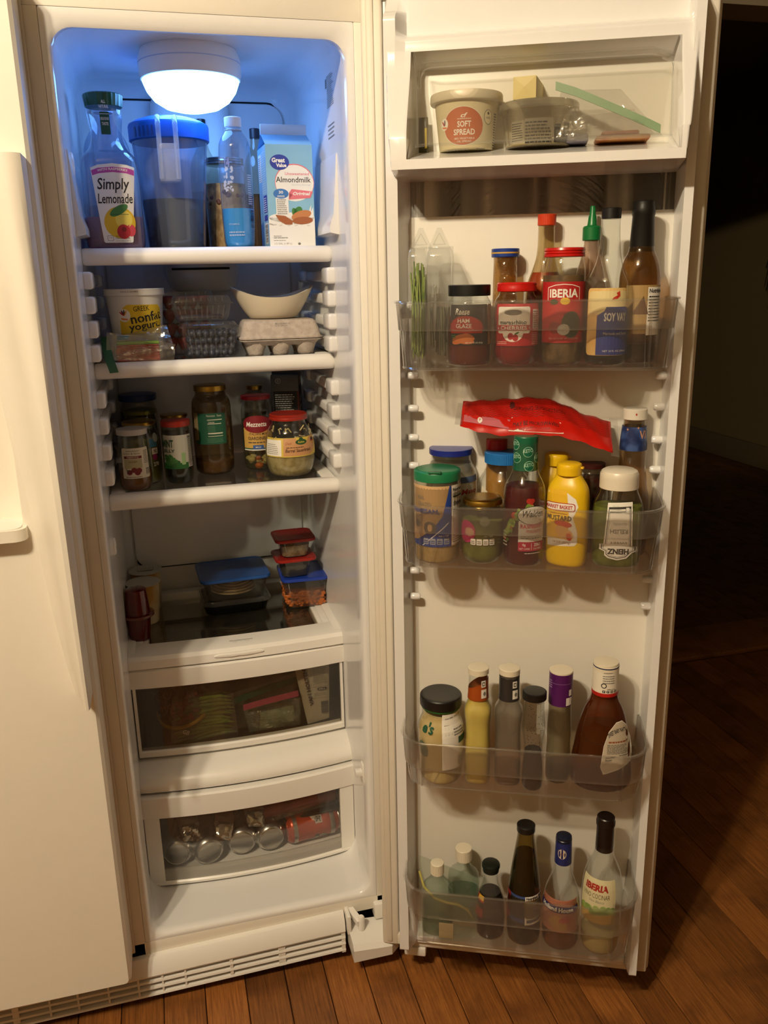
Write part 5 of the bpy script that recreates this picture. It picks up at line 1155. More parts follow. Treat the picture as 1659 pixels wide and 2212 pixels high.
rt, pf = djar('chili_garlic_bottle', 'clear squeeze bottle with bright green nozzle cap behind the long-necked bottle', 0.3470, 0.025, F1, [(24, 0), (27, 4), (28, 90), (22, 128), (16, 146), (11, 168), (10.7, 177)], clear('bottle_smear', 'ecdccc', 0.42, 'd0b8a4'), M('nozzle_green', '0f6a34', 0.35), [(12.6, 176), (13.5, 177), (13.5, 195), (12, 197), (7.8, 198), (7.0, 200), (5.6, 211), (4.6, 213), (3.8, 225), (3.2, 226), (.4, 226)], M('chili_paste', '8a3a1c', 0.5), 70, cat='bottle', ridges=0)
rt, pf = djar('teriyaki_bottle', 'long-necked bottle with black cap and blue label over wood print', 0.3695, 0.080, F1, [(24, 0), (29, 2), (31.3, 10), (31.3, 110), (29.5, 121), (22, 136), (16.5, 150), (13.8, 175), (12.9, 200), (13.4, 204)], GLASS, BLACK, capz(13.7, 203, 219, 1.4), M('soy_dark', '0a0706', 0.12), 20, cat='bottle')
lb = Lab(); WDP = M('ink_woodprint', 'cda25a', 0.5, col2='dcb878', scale=30); TB = ink('label_blue', '24347e'); lb.rect(-34, 14, 30, 108, WDP, 0, 6); lb.rect(-31, 72, 28, 104, ink('pale_wood', 'd8c690'), 1, 5); lb.poly([(-16, 14.5), (-16, 70), (-6, 76), (-3, 82), (28, 82), (34, 74), (40, 70), (40, 14.5)], TB, 2); lb.text('SOY VAY', 11, 68, 34, 12, PAPER, 3, 0.03); lb.text('Marinade and Sauce', 12, 45, 36, 3.8, ink('pale_tan', 'c8c0a8'), 3, 0); lb.text('NET 10 FL OZ (296ml)', 12, 20, 36, 3.4, PAPER, 3, 0); lb.poly([(6, 95), (12, 98), (10, 101), (15, 104), (16, 97), (12, 93), (4, 92)], ink('flame_red', 'b8301e'), 2); lb.build(rt, wrap(pf), vstep=12)
rt, pf = djar('dark_neck_bottle', 'tall bottle with black sealed neck at the right end of the top bin', 0.4175, 0.045, F1, [(24, 0), (28, 3), (29.3, 12), (29.6, 113), (29, 130), (24.2, 149), (17.6, 161), (16, 185)], clear('bottle_amber', 'c8a878', 0.16, '8a6438'), BLACK, [(17.4, 158), (17.8, 160), (15.6, 208), (16.4, 210), (16.6, 219), (15.8, 223), (15.8, 228), (14.5, 229.5), (.5, 229.5)], M('soy_brown', '1c0e06', 0.2), 26, cat='bottle', capname='sealed_neck')
lb = Lab(); lb.rect(-30, 42, 30, 111, ink('tan_label', 'a08250'), 0); lb.rect(2, 40, 34, 108, PAPER, 1); lb.text('Nutrition', 17, 103, 26, 6, INK, 2, 0.03); lb.lines(4, 60, 31, 98, 9, INK, 2, .4); lb.poly([(-20, 70), (-4, 96), (4, 70)], ink('brown_peak', '5a3c1c'), 1); lb.build(rt, wrap(pf, turn=0.25))

# --- second bin
rt, pf = djar('parmesan_jar', 'plastic jar of grated parmesan with flip-top green lid', 0.1215, 0.080, F2, [(33, 0), (35.5, 2), (36, 10), (37.2, 118), (36.6, 126)], clear('jar_plastic', 'ece8dc', 0.2, 'c8bca0'), M('green_lid', '1a7048', 0.35), [(36, 124), (37.4, 125), (37.2, 148), (36.6, 151), (35.5, 153), (31, 155.5), (.5, 156)], M('grated_cheese', 'cdb27c', 0.85, col2='bca068', scale=90, bump=.4), 92, capname='flip_lid')
G().rbox(-0.010, 0.010, -0.0382, -0.030, 0.1465, 0.1500, 0.001).build('lid_tab', M('green_lid2', '125c3a', 0.35), rt)
lb = Lab(); PMB = ink('parm_blue', '1c3c8c'); TAN = M('ink_parmtan', 'cda97c', 0.5, col2='c39c6c', scale=9); lb.rect(-58, 18, 40, 116, TAN, 0); lb.poly([(-58, 18), (-58, 22), (-30, 28), (-5, 46), (12, 68), (24, 116), (27, 116), (27, 18)], PMB, 1); lb.poly([(-20, 19), (22, 56), (22, 58), (-22, 19)], PAPER, 2); lb.rect(28, 20, 58, 116, PAPER, 1)
lb.text('REAL', -24, 97, 14, 6, GREY, 2, 0); lb.text('GRATED', -18, 87, 24, 6, GREY, 2, 0); lb.text('PARMESAN,', -22, 75, 58, 9, PMB, 2, 0.04); lb.ell(-8, 49, 10.5, 10.5, ink('seal_grey', '57544c'), 2); lb.ell(-8, 49, 4, 6, TAN, 3); lb.ell(-32, 54, 7, 7, ink('seal_grey', '57544c'), 1); lb.lines(-40, 44, -24, 46, 1, GREY, 1)
for k in range(4): lb.rect(-19+11*k, 22, -10+11*k, 32, ink('fact_grey', '9aa0aa'), 3, 1.5); lb.lines(-18+11*k, 24, -11+11*k, 30, 2, PMB, 4, .5, 0)
lb.text('PER 2 TSP', 14, 36, 16, 2.6, PAPER, 3, 0); lb.text('Nutrition', 43, 109, 26, 5, INK, 2, 0.03); lb.rect(30, 97, 56, 99, INK, 2); lb.text('Calories', 42, 88, 22, 5, INK, 2, 0.03); lb.lines(30, 100, 54, 105, 2, GREY, 2); lb.rect(30, 84, 56, 84.8, INK, 2); lb.lines(30, 24, 56, 80, 16, GREY, 2, .35); lb.build(rt, wrap(pf))
rt, pf = djar('mayonnaise_jar', 'jar with a dark blue lid behind the parmesan jar', 0.1370, 0.012, F2, [(36, 0), (42, 4), (43.8, 14), (43.8, 118), (41, 132), (33.5, 147), (33, 153)], GLASS, M('lid_darkblue', '1a2880', 0.3), capz(36, 152, 174, 1.5), clear('mayo_smear', 'e8e4dc', 0.6, 'b8b0a0', gloss=0), 135, capname='lid', ridges=60, rd=.0003)
lb = Lab(); lb.rect(-40, 20, 60, 114, PAPER, 0); lb.rect(-40, 104, 60, 114, ink('wave_blue', '4a5e84'), 1); lb.text('Mayo', 38, 88, 34, 12, ink('mayo_red', 'a02c2a'), 1, 0.02, 0.2); lb.build(rt, wrap(pf))
rt, pf = djar('pepper_rings_jar', 'short jar of green peppers with a gold lid in front of the blue-lidded jars', 0.1935, 0.084, F2, [(22, 0), (28, 3), (33, 12), (33.7, 30), (33.7, 68), (31, 80), (28.5, 86), (28.2, 90)], GLASS, GOLD, [(29.5, 88), (31.3, 89), (31.3, 99), (30.2, 106), (28, 110), (25, 111.5), (20, 110.5), (.5, 110)], M('pickle_green', '5a5f22', 0.4, col2='727638', scale=40, bump=.4), 58, capname='lid')
lb = Lab(); HP = ink('hot_pink', 'b82068'); lb.ell(-26, 44, 17, 18, HP, 0); lb.ell(-20, 44, 9, 7, ink('peach', 'd0a890'), 1); lb.ell(6, 62, 8, 8, clear('white_ink2', 'ffffff', .5, 'd0d0c0', gloss=0, edge=.05), 0)
for k in range(4): lb.rect(-17+10*k, 24, -8.5+10*k, 34, PAPER, 1, 1.5); lb.lines(-16+10*k, 26, -10+10*k, 32, 2, GREY, 2, .5, 0)
lb.text('PER 1 TBSP', 12, 38, 14, 2, PAPER, 1, 0); lb.build(rt, wrap(pf), vstep=10)
rt, pf = djar('sky_blue_lid_jar', 'clear jar with a ribbed sky blue lid beside the green-necked bottle', 0.2240, 0.018, F2, [(36, 0), (43, 4), (44.5, 14), (44.6, 96), (41, 116), (31, 134), (28.5, 140)], GLASS, M('lid_skyblue', '1f6cb4', 0.35), capz(31.6, 140, 170, 2.2), clear('white_residue', 'f0ece4', 0.5, 'c8c0b0', gloss=0), 70, capname='lid', ridges=56, rd=.0005)
G().add([(-0.036, -0.0275, 0.088), (-0.014, -0.0435, 0.090), (-0.024, -0.0375, 0.104), (-0.034, -0.0285, 0.113)], [(0, 1, 2, 3)]).build('cream_patch', M('mayo_white', 'd8cfb8', 0.6), rt, smooth=False)
rt, pf = djar('salad_dressing_bottle', 'raspberry salad dressing bottle with green printed neck sleeve', 0.2585, 0.084, F2, [(27, 0), (31, 2), (33, 10), (33.2, 60), (32.6, 112), (30, 126), (24, 138), (19.4, 148), (18.6, 192)], GLASS, M('sleeve_green', '0f5c40', 0.35), [(18.6, 146), (19.6, 147), (19.2, 150), (18.4, 190), (18.6, 194), (18.6, 204), (17.5, 206), (.5, 206)], M('raspberry_dressing', '4a0f12', 0.2), 117, cat='bottle', capname='neck_sleeve')
slv = Prof([(19.8, 146), (18.6, 192)], 0); SGR = ink('sleeve_print', '9fc4ac')
lb = Lab()
for cx_, cy__ in ((4, 178), (-15, 168), (6, 156), (22, 168), (-18, 188)): lb.ell(cx_, cy__-2, 8, 8, SGR, 0); lb.ell(cx_, cy__-2, 7.3, 7.3, M('sleeve_green', '0f5c40', 0.35), 1); lb.text('KETO', cx_, cy__, 15, 5.6, SGR, 2, 0.02, rot=.12)
lb.build(rt, wrap(slv), 'sleeve_print')
lb = Lab(); WG = ink('dressing_white', 'cfccc4'); r_ = random.Random(44)
for i in range(46):
    a = r_.uniform(0, 1); lb.ell(-30+44*a+r_.uniform(-6, 4), 34+62*(a**.6)+r_.uniform(-8, 6), r_.uniform(2.5, 6), r_.uniform(2, 4.5), ink('salad%d' % (i % 4), ('6f8a34', '93ab4e', 'a4281c', '557028')[i % 4]), i % 3, r_.uniform(0, 3))
lb.rect(-8, 28, 34, 66, WG, 4, 3); lb.ell(16, 74, 26, 15, INK, 4); lb.ell(16, 74, 25, 14, WG, 5); lb.text("Walden", 15, 77, 34, 11, INK, 6, 0.01, .3); lb.text('RASPBERRY', 14, 57, 38, 7, ink('rasp_text', 'b82c48'), 5, .03); lb.text('VINAIGRETTE', 16, 49, 26, 5, ink('rasp_text', 'b82c48'), 5, .01); lb.lines(-4, 37, 30, 43, 2, GREY, 5, .5, 0); lb.rect(-8, 17, 34, 32, ink('rasp_panel', 'a81c3c'), 5, 2); lb.text('0g', 1, 27, 5, 5, PAPER, 6, .02); lb.text('NET CARBS', 2, 21, 16, 3, PAPER, 6, 0); lb.text('ZERO', 22, 27, 12, 5, PAPER, 6, .02); lb.text('CALORIES', 22, 21, 14, 3, PAPER, 6, 0); lb.rect(12, 19, 12.6, 30, PAPER, 6); lb.lines(-40, 22, -28, 48, 5, PAPER, 1, .4); lb.lines(2, 13, 28, 14.5, 1, PAPER, 5, .6, 0); lb.build(rt, wrap(pf), vstep=14, base=.35)
MUSY = M('mustard_yellow', 'e0b814', 0.35)
def mustard(rt, k=1.0):
    pf = Prof([(25, 0), (29.5, 2), (31.5, 12), (32.4, 41), (32.6, 112), (29.5, 127), (21, 139), (18, 146), (18, 148)], 2, lambda z: 2.6, 0.66)
    body(rt, pf, MUSY, 'bottle', seg=48, top=True)
    cap(rt, [(18.4, 140), (19, 141), (19.2, 155), (19, 160), (18, 163.5), (15, 165.5), (.5, 166)], M('mustard_cap', 'e8bc12', 0.35), 'flip_cap'); G().rbox(0.014, 0.0225, -0.004, 0.004, 0.154, 0.157, 0.001).build('cap_tab', M('mustard_cap', 'e8bc12', 0.35), rt)
    return pf
rt = dthing('mustard_bottle', 'yellow mustard squeeze bottle with a red-lettered label at the front', 'bottle', 0.3250, 0.088, F2, -0.35); pf = mustard(rt)
lb = Lab(); MBG = ink('mustard_label', 'e2b422'); lb.poly([(-26, 26), (18, 30), (22, 34), (22, 52), (15, 74), (22, 92), (18, 104), (4, 114), (-28, 117)], PAPER, 0); lb.poly([(-28, 40), (6, 40), (10, 70), (4, 117), (-28, 117)], MBG, 1); lb.rect(-30, 84, 18, 97, ink('mb_red', 'a8281e'), 2, 4); lb.rect(-29, 85.2, 16.8, 95.8, PAPER, 3, 3.4); lb.text('MARKET BASKET', -8, 90.5, 44, 6, ink('mb_red', 'a8281e'), 4, .03); lb.text('MUSTARD', -7, 73, 40, 8, INK, 3, .02); lb.lines(-22, 79, 6, 82, 1, ink('tan_print', '9a6a20'), 3, .6, 0); lb.ell(0, 64, 14, 5, ink('mb_tomato', 'cc4a26'), 2, -.1); lb.ell(2, 50, 16, 9, ink('bun', 'd8a868'), 3, -.5); lb.ell(10, 44, 4, 6, ink('mb_tomato', 'cc4a26'), 4, .3); lb.text('14 OZ (397g)', -2, 34, 28, 4.4, ink('tan_print', '9a6a20'), 2, 0); lb.build(rt, wrapbox(pf), vstep=10)
rt = dthing('mustard_bottle', 'second yellow mustard bottle in shade behind the labelled one', 'bottle', 0.3080, 0.018, F2, 0.1); mustard(rt)
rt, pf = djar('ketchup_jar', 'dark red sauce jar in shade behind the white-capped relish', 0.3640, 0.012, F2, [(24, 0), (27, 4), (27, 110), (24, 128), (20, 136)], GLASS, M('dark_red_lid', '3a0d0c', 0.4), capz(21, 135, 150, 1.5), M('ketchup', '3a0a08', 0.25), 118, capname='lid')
rt, pf = djar('peanut_butter_jar', 'jar with red top and white label under the red snack bag', 0.2110, -0.001, F2, [(16, 0), (17.2, 3), (17.2, 140), (16.2, 158)], M('peanut_brown', 'a8752e', 0.4), M('cap_red', 'b81812', 0.3), capz(17.2, 158, 184, 1.5), None, None, capname='lid')
lb = Lab(); lb.rect(-24, 140, 24, 160, PAPER, 0); lb.lines(-20, 143, 20, 158, 3, GREY, 1, .4); lb.build(rt, wrap(pf))
rt, pf = djar('relish_bottle', 'upturned squeeze bottle of green relish with wide white cap', 0.4005, 0.080, F2, [(30, 0), (35.5, 2), (38, 10), (38.4, 60), (38.9, 88), (36, 102), (30, 114), (28.3, 120)], GLASS, M('cap_cream', 'dfd6c4', 0.35), [(28.5, 117), (29.4, 118), (29.2, 140), (28.8, 148), (26.5, 154), (22, 157.5), (.5, 158.5)], M('relish_green', '4c5412', 0.45, col2='646a22', scale=60, bump=.5), 88, cat='bottle', ar=0.72, n=2.4, capname='flip_cap', seg=48)
lb = Lab(); HB = ink('heinz_black', '2a2620'); KEY = [(-17, 96), (19, 98), (22, 28), (30, 26), (30, 20), (22, 17), (14, 9), (0, 6), (-14, 9), (-19, 13), (-19, 19), (-27, 22), (-27, 30), (-21, 31)]
def shrink(P, k):
    cx_ = sum(p[0] for p in P)/len(P); cy__ = sum(p[1] for p in P)/len(P); return [(cx_+(a-cx_)*k, cy__+(b-cy__)*k) for a, b in P]
lb.poly(KEY, PAPER, 0); lb.poly(shrink(KEY, .9), HB, 1); lb.poly(shrink(KEY, .85), PAPER, 2); lb.poly(shrink(KEY, .80), GREY, 3); lb.poly(shrink(KEY, .77), PAPER, 4)
lb.text('HEINZ', 1, 20, 32, 9, HB, 5, .05, rot=PI); lb.text('SWEET', 1, 34, 26, 3, HB, 5, .0, rot=PI); lb.text('RELISH', 1, 52, 26, 7, GREY, 5, .02, rot=PI); lb.text('DILL PICKLE', 1, 64, 20, 4, GREY, 5, .0, rot=PI); lb.text('12.7 FL OZ', -5, 82, 16, 3, GREY, 5, 0, rot=PI); lb.text('(375mL)', -4, 87, 13, 3, GREY, 5, 0, rot=PI); lb.rect(9, 80, 15, 90, GREY, 5, 1); lb.rect(9.7, 80.7, 14.3, 89.3, PAPER, 6, .8); lb.build(rt, wrapbox(pf), vstep=12)
rt, pf = djar('vinaigrette_bottle', 'tall bottle with white cap and dark blue starry neck sleeve', 0.4245, 0.026, F2, [(24, 0), (28, 4), (29, 90), (24.5, 112), (20.4, 148), (20, 176), (17.6, 209), (16.3, 214)], clear('bottle_vin', 'dccab0', 0.14, 'a08460'), M('cap_ivory', 'dcd6c8', 0.4), capz(18.4, 217, 239, 1.4), M('vinegar_brown', '5a2c18', 0.3), 60, cat='bottle')
cap(rt, [(16, 212), (16.4, 213), (16.4, 217), (16, 218)], GLASS, 'neck'); slv = Prof([(20.9, 172), (20.4, 185), (18.2, 209)], 0)
g = G(); g.loft([[( (r+.0003)*sin(2*PI*k/36), -(r+.0003)*cos(2*PI*k/36), z) for k in range(36)] for r, z in ((.0207, .172), (.0207, .178), (.0201, .19), (.0182, .209))], False, False); g.build('neck_sleeve', M('sleeve_navy', '1a2a58', 0.35, col2='3a5288', scale=60), rt)
lb = Lab(); lb.text('Vi', 12, 194, 12, 13, ink('salmon', 'c89068'), 1, .02); 
for a, b in ((-12, 202), (4, 205)): lb.poly([(a, b+2.5), (a+.6, b+.6), (a+2.5, b), (a+.6, b-.6), (a, b-2.5), (a-.6, b-.6), (a-2.5, b), (a-.6, b+.6)], ink('salmon', 'c89068'), 1)
lb.poly([(-1, 227), (1.5, 229.5), (1.2, 226.5), (0, 225)], ink('heart_red', 'b03a1e'), 0) if False else None
lb.build(rt, wrap(slv), 'sleeve_print', base=.6)
lb = Lab(); lb.ell(0, 226, 1.3, 1.8, ink('heart_red', 'b03a1e'), 0); lb.build(rt, wrap(Prof([(18.4, 217), (18.4, 239)], 0)), 'cap_mark')
# the red snack bag lying across the tall items
rt = dthing('snack_bag', 'shiny red zigzag-printed snack bag lying across the second bin', 'bag', 0.272, 0.050, 1.117)
RBAG = M('bag_red', 'b8180c', 0.28, bump=0.15, bscale=40); g = G(); nU, nV = 34, 12
def bagp(a, b, sgn):
    # a along 0..1, b across 0..1 (front-low to back-high)
    x_ = -0.115+0.232*a; zc = 0.020-0.030*a-0.006*sin(a*7)-0.012*max(0, a-0.55)
    hgt = 0.020+0.026*sin(PI*min(1, a*1.15+0.08))*0.6+0.010*a
    y_ = -0.030+0.062*b; z_ = zc-0.014+hgt*b*1.25
    th = 0.010*(16*a*(1-a)*b*(1-b))**.45
    return (x_, y_-th*sgn*0.75, z_+th*sgn*0.65+0.0012*sin(a*41+b*9)*(1 if 0.04 < a < .96 else 0))
for sgn in (1, -1):
    vv = [bagp(i/nU, j/nV, sgn) for i in range(nU+1) for j in range(nV+1)]; g.add(vv, [(i*(nV+1)+j, i*(nV+1)+j+1, (i+1)*(nV+1)+j+1, (i+1)*(nV+1)+j) for i in range(nU) for j in range(nV)])
g.build('bag_film', RBAG, rt, ang=70)
def bagsurf(s, t, off): p = bagp(s, t, 1); return (p[0], p[1]-off*.7, p[2]+off*.7)
lb = Lab(); DKR = ink('bag_zigzag', '7d0d08')
for row in range(11):
    b0 = 0.42+row*0.052
    if b0 > .97: break
    for k in range(46):
        a0 = 0.02+k*0.0209; up = 0.02 if k % 2 else -0.02
        lb.raw([(a0, b0-up), (a0+.0209, b0+up), (a0+.0209, b0+up+.017), (a0, b0-up+.017)], [(0, 1, 2, 3)], DKR, 1, False)
lb.raw([(0.32, 0.06), (0.68, 0.06), (0.66, 0.34), (0.34, 0.42)], [(0, 1, 2, 3)], PAPER, 1, False); lb.raw([(0.02, 0.18), (0.32, 0.10), (0.33, 0.36), (0.02, 0.42)], [(0, 1, 2, 3)], ink('bag_pink', 'b8606a'), 1, False)
lb.text('MAY BE MICROWAVED', 0.5, 0.235, 0.30, 0.09, INK, 2, 0); lb.text('Peppermints', 0.48, 0.13, 0.22, 0.08, ink('mb_red', 'a8281e'), 2, .02); lb.text('SERVING SUGGESTION', 0.52, 0.62, 0.34, 0.10, ink('bag_dark', '4a0c08'), 2, 0); lb.ell(0.34, 0.72, 0.018, 0.10, ink('bag_dark', '4a0c08'), 2); lb.ell(0.13, 0.28, 0.016, 0.085, PAPER, 2); lb.text('P', 0.13, 0.28, 0.012, 0.09, ink('bag_pink', 'b8606a'), 3, .02)
lb.build(rt, bagsurf, 'bag_print', step=0.03, vstep=0.08)
G().loft([[(-0.115+dx, -0.032, 0.008+dz), (-0.115+dx, 0.030, 0.032+dz), (-0.115+dx, 0.030, 0.0325+dz), (-0.115+dx, -0.032, 0.0085+dz)] for dx, dz in ((-0.008, .001), (0.003, 0))]).build('end_seal', FILM, rt); G().loft([[(0.117+dx, -0.032, -0.037+dz), (0.117+dx, 0.030, 0.010+dz), (0.117+dx, 0.030, 0.0105+dz), (0.117+dx, -0.032, -0.0365+dz)] for dx, dz in ((-0.003, 0), (0.010, -.002))]).build('end_seal', FILM, rt)

# --- third bin
rt, pf = djar('mayonnaise_jar', 'wide mayonnaise jar with black lid and green neck band in the third bin', 0.1270, 0.086, F3, [(30, 0), (35, 2), (37.5, 10), (38.4, 60), (40, 78), (39.6, 98), (36, 110), (32, 118), (31.6, 126)], GLASS, BLACK, [(34, 128), (35.6, 129), (35.8, 150), (35.3, 164), (33.5, 168), (30, 169.5), (28, 168.6), (.5, 168.6)], M('mayo_cream', 'cdb682', 0.6, col2='c2a970', scale=35), 104, capname='lid')
cap(rt, [(32, 116), (33.6, 117), (34, 127.5), (33, 128.5)], M('band_green', '235c24', 0.4), 'neck_band', band=True); lb = Lab(); GT = ink('duke_green', '155038'); lb.text("e's", -21, 84, 24, 20, GT, 0, .03, .25); lb.ell(-30, 44, 10, 14, ink('leaf_faint', '52644c'), 0, .3); lb.rect(6, 10, 62, 112, PAPER, 0); lb.text('Open daily - Keep chilled', 32, 104, 40, 3.4, INK, 1, .02, rot=.12); lb.text("World's Original Condiment", 33, 93, 46, 3.6, INK, 1, .02, rot=.14); lb.lines(28, 72, 52, 86, 3, GREY, 1, .5); lb.rect(36, 56, 62, 68, GT, 1); lb.bars(36, 14, 58, 32, 12, GREY, 1, False); lb.build(rt, wrap(pf), vstep=10)
def sqz(label, u, w, capm, wrapm, contents, fz, glass, sleeve, H=218):
    rt = dthing('dressing_bottle', label, 'bottle', u, w, F3)
    pf = Prof([(18, 0), (21.5, 2), (22.5, 9), (22.3, 60), (20.8, 106), (23.6, 128), (23.4, 139), (17.6, 150), (16.6, 160), (16, 203)], 2, lambda z: 3.2 if z < 135 else max(2.0, 3.2-(z-135)*.06)); body(rt, pf, glass, seg=48)
    fill(rt, pf, fz, contents); cap(rt, capz(17.4, 194, H, 1.8), capm, 'flip_cap')
    g = G(); ex = 0.00035
    def top(k): return sleeve(2*PI*k/40)
    rg0 = [((0.0174+ex)*sin(2*PI*k/40), -(0.0174+ex)*cos(2*PI*k/40), 0.156) for k in range(40)]; rg1 = [((0.0167+ex)*sin(2*PI*k/40), -(0.0167+ex)*cos(2*PI*k/40), 0.166) for k in range(40)]; rg2 = [((0.0165+ex)*sin(2*PI*k/40), -(0.0165+ex)*cos(2*PI*k/40), top(k)) for k in range(40)]
    g.loft([rg0, rg1, rg2], False, False); g.build('neck_wrap', wrapm, rt)
    sp = Prof([(17.8, 150), (17.0, 193)], 0); lb = Lab(); lb.rect(6, 172, 14, 184, PAPER, 0); lb.rect(7.6, 174.5, 12.4, 181.5, INK, 1); lb.rect(8.6, 176, 11.4, 180, PAPER, 2); lb.rect(6, 152, 16, 168, PAPER, 0); lb.ell(12, 160, 2.6, 3.6, GREY, 1); lb.build(rt, wrap(sp), 'wrap_print', base=.6)
    return rt
CIV = M('cap_ivory2', 'ddd4be', 0.35)
sqz('squeeze bottle of pale yellow dressing with torn orange neck wrap', 0.1900, 0.088, CIV, M('wrap_orange', '9a4614', 0.4), M('ranch_yellow', 'cbb65e', 0.4, col2='c2a24a', scale=12), 150, GLASS, lambda a: 0.184+0.009*sin(a))
sqz('squeeze bottle with grey-white film and torn black neck wrap', 0.2412, 0.084, CIV, M('wrap_black', '2a2828', 0.4), M('amber_dressing', 'a06a2c', 0.35), 36, clear('bottle_film', 'd8d2c8', 0.42, 'a49c8e'), lambda a: 0.197+0.001*sin(a*9))
rt, pf = djar('seasoning_bottle', 'small waisted bottle with black cap and specks, nearest the bin front', 0.2830, 0.100, F3, [(13, 0), (17, 2), (18.6, 10), (18.6, 40), (14.6, 74), (16, 92), (19.6, 112), (17, 136), (16, 158)], GLASS, BLACK, capz(19.6, 158, 188, 2.2), M('poppy_dark', '1c120c', 0.35), 62, cat='bottle')
lb = Lab(); r_ = random.Random(66); WS = clear('white_smear', 'ffffff', .6, 'c8c0ac', gloss=0, edge=.05); lb.rect(4, 100, 12, 157, WS, 0, 2)
for i in range(90): lb.ell(r_.uniform(-14, 18), r_.uniform(70, 156), .6, .7, INK, 1, 0, 6)
lb.build(rt, wrap(pf), 'speckled_film', vstep=8)
rt, pf = djar('purple_wrap_bottle', 'slim bottle with white cap and purple neck sleeve', 0.3258, 0.070, F3, [(15, 0), (19.5, 2), (21.2, 9), (20.5, 53), (19.4, 72), (20.4, 90), (19.4, 110), (18.6, 137), (18.6, 190)], clear('bottle_film2', 'd4ccb8', 0.22, '9a8e74'), CIV, capz(19.2, 194, 211, 1.4), M('poppy_dark', '1c120c', 0.35), 20, cat='bottle')
cap(rt, [(18.6, 136), (19.5, 136.3), (19.4, 193), (18.6, 194)], M('sleeve_purple', '4c1458', 0.4), 'neck_sleeve', band=True); lb = Lab(); lb.rect(9, 138, 22, 152, PAPER, 0); lb.rect(14, 155, 20, 166, PAPER, 0); lb.lines(-24, 168, -16, 184, 4, ink('lilac', 'b090c0'), 0, .4); lb.rect(-18, 177, 18, 177.4, ink('lilac', 'b090c0'), 0); lb.build(rt, wrap(Prof([(19.6, 136), (19.6, 194)], 0)), 'sleeve_print')
rt, pf = djar('barbecue_sauce_bottle', 'large amber barbecue sauce bottle with white printed neck and back label', 0.3965, 0.078, F3, [(34, 0), (44, 3), (50, 12), (51.5, 30), (49.5, 55), (46, 78), (40, 116), (31, 148), (22.5, 162), (20.5, 175), (19.8, 205)], clear('bottle_bbq', 'a8622c', 0.35, '7a3c12', gloss=.07), M('cap_ivory2', 'ddd4be', 0.35), [(20, 208), (20.9, 209), (20.6, 228), (20, 229), (20.2, 232), (19.6, 236.5), (17, 238), (.5, 238)], M('bbq_brown', '3c1606', 0.2), 100, cat='bottle', ar=0.62, n=2.2, seg=48)
cap(rt, [(20.8, 163), (21.6, 163.5), (21.6, 169.5), (20.8, 170)], M('band_red', 'b01c16', 0.4), 'red_band', band=True); cap(rt, [(20.4, 169), (21.4, 169.5), (20.7, 208), (20, 208.6)], M('neck_white', 'e2dccc', 0.45), 'neck_wrap', band=True); lathe([(20.3, 222.2), (20.9, 222.4), (20.9, 224), (20.3, 224.4)], 40).build('blue_ring', ink('navy_ring', '1c2250'), rt)
lb = Lab(); lb.lines(-6, 188, 14, 204, 4, GREY, 0, .4); lb.ell(-4, 184, 4.5, 4.5, INK, 0); lb.ell(-4, 184, 3, 3, M('neck_white', 'e2dccc', 0.45), 1); lb.text('Follow us on', 8, 178, 13, 2, INK, 0, .02)
for k, ch in enumerate('fyoc'): lb.rect(-6+6.5*k, 171.5, -1.5+6.5*k, 176, INK, 0, 1 if k != 1 else 2); lb.text(ch, -3.75+6.5*k, 173.8, 2, 3, PAPER, 1, .03)
lb.text('INGREDIENTS', 2, 206.5, 14, 1.6, INK, 0, .01); lb.build(rt, wrap(Prof([(21.4, 168), (20.7, 208)], 0)), 'neck_print', base=.5)
lb = Lab(); OV = [(2, 22), (24, 30), (45, 40), (48, 50), (44, 80), (36, 106), (28, 116), (19, 114), (8, 98), (1, 72), (-3, 34)]; CL = ink('bbq_label', 'b8ac98'); lb.poly(shrink(OV, 1.03), PAPER, 0); lb.poly(OV, CL, 1); lb.text("SWEET BABY RAY'S", 21, 96, 30, 8, INK, 2, .03, rot=.35, arc=4); lb.lines(8, 78, 38, 84, 1, ink('russet', '8a4a2a'), 2, .5); lb.lines(6, 58, 42, 76, 9, INK, 2, .4); lb.text('Nutrition', 12, 52, 16, 4, INK, 2, .03, rot=.15); lb.text('Facts', 9, 47, 10, 4, INK, 2, .03, rot=.15); lb.rect(26, 54, 42, 55, INK, 2); lb.build(rt, wrapbox(pf), vstep=6)

# --- bottom bin
def clearbot(label, u, w, H, capr):
    rt = dthing('rinse_bottle', label, 'bottle', u, w, F4); pf = Prof([(24, 0), (28, 2), (29, 10), (29, 88), (26, 98), (16, 108), (11, 116), (10.5, 124)], 2, 2.6, 0.72); body(rt, pf, clear('bottle_aqua', 'f0f6f2', .08, 'b4c4b8')); fill(rt, pf, 42, clear('aqua_liquid', 'c4dcca', .2, '5c8a6c', gloss=0, edge=.1)); cap(rt, capz(capr, 114, H, 1.6), M('cap_ivory2', 'ddd4be', 0.35), 'cap', 28, .0005); return rt
rt = clearbot('clear bottle with ribbed white cap at the front of the zip bag', 0.1200, 0.088, 153, 12.2); rt = clearbot('clear bottle with taller white cap at the back of the zip bag', 0.1640, 0.045, 158, 15.4)
rt = dthing('storage_zip_bag', 'clear zip bag with a pale yellow seal wrapped round two clear bottles', 'bag', 0.138, 0.070, F4); pillow([(-0.05, -0.044, 0.004), (0.052, -0.036, 0.004), (0.056, 0.02, 0.088), (-0.052, -0.01, 0.150)], 0.006, 0.004, 18, 12).build('film', clear('bag_aqua', 'f4f8f4', .07, 'c0c8bc', gloss=.05, bump=.6, bscale=40), rt)
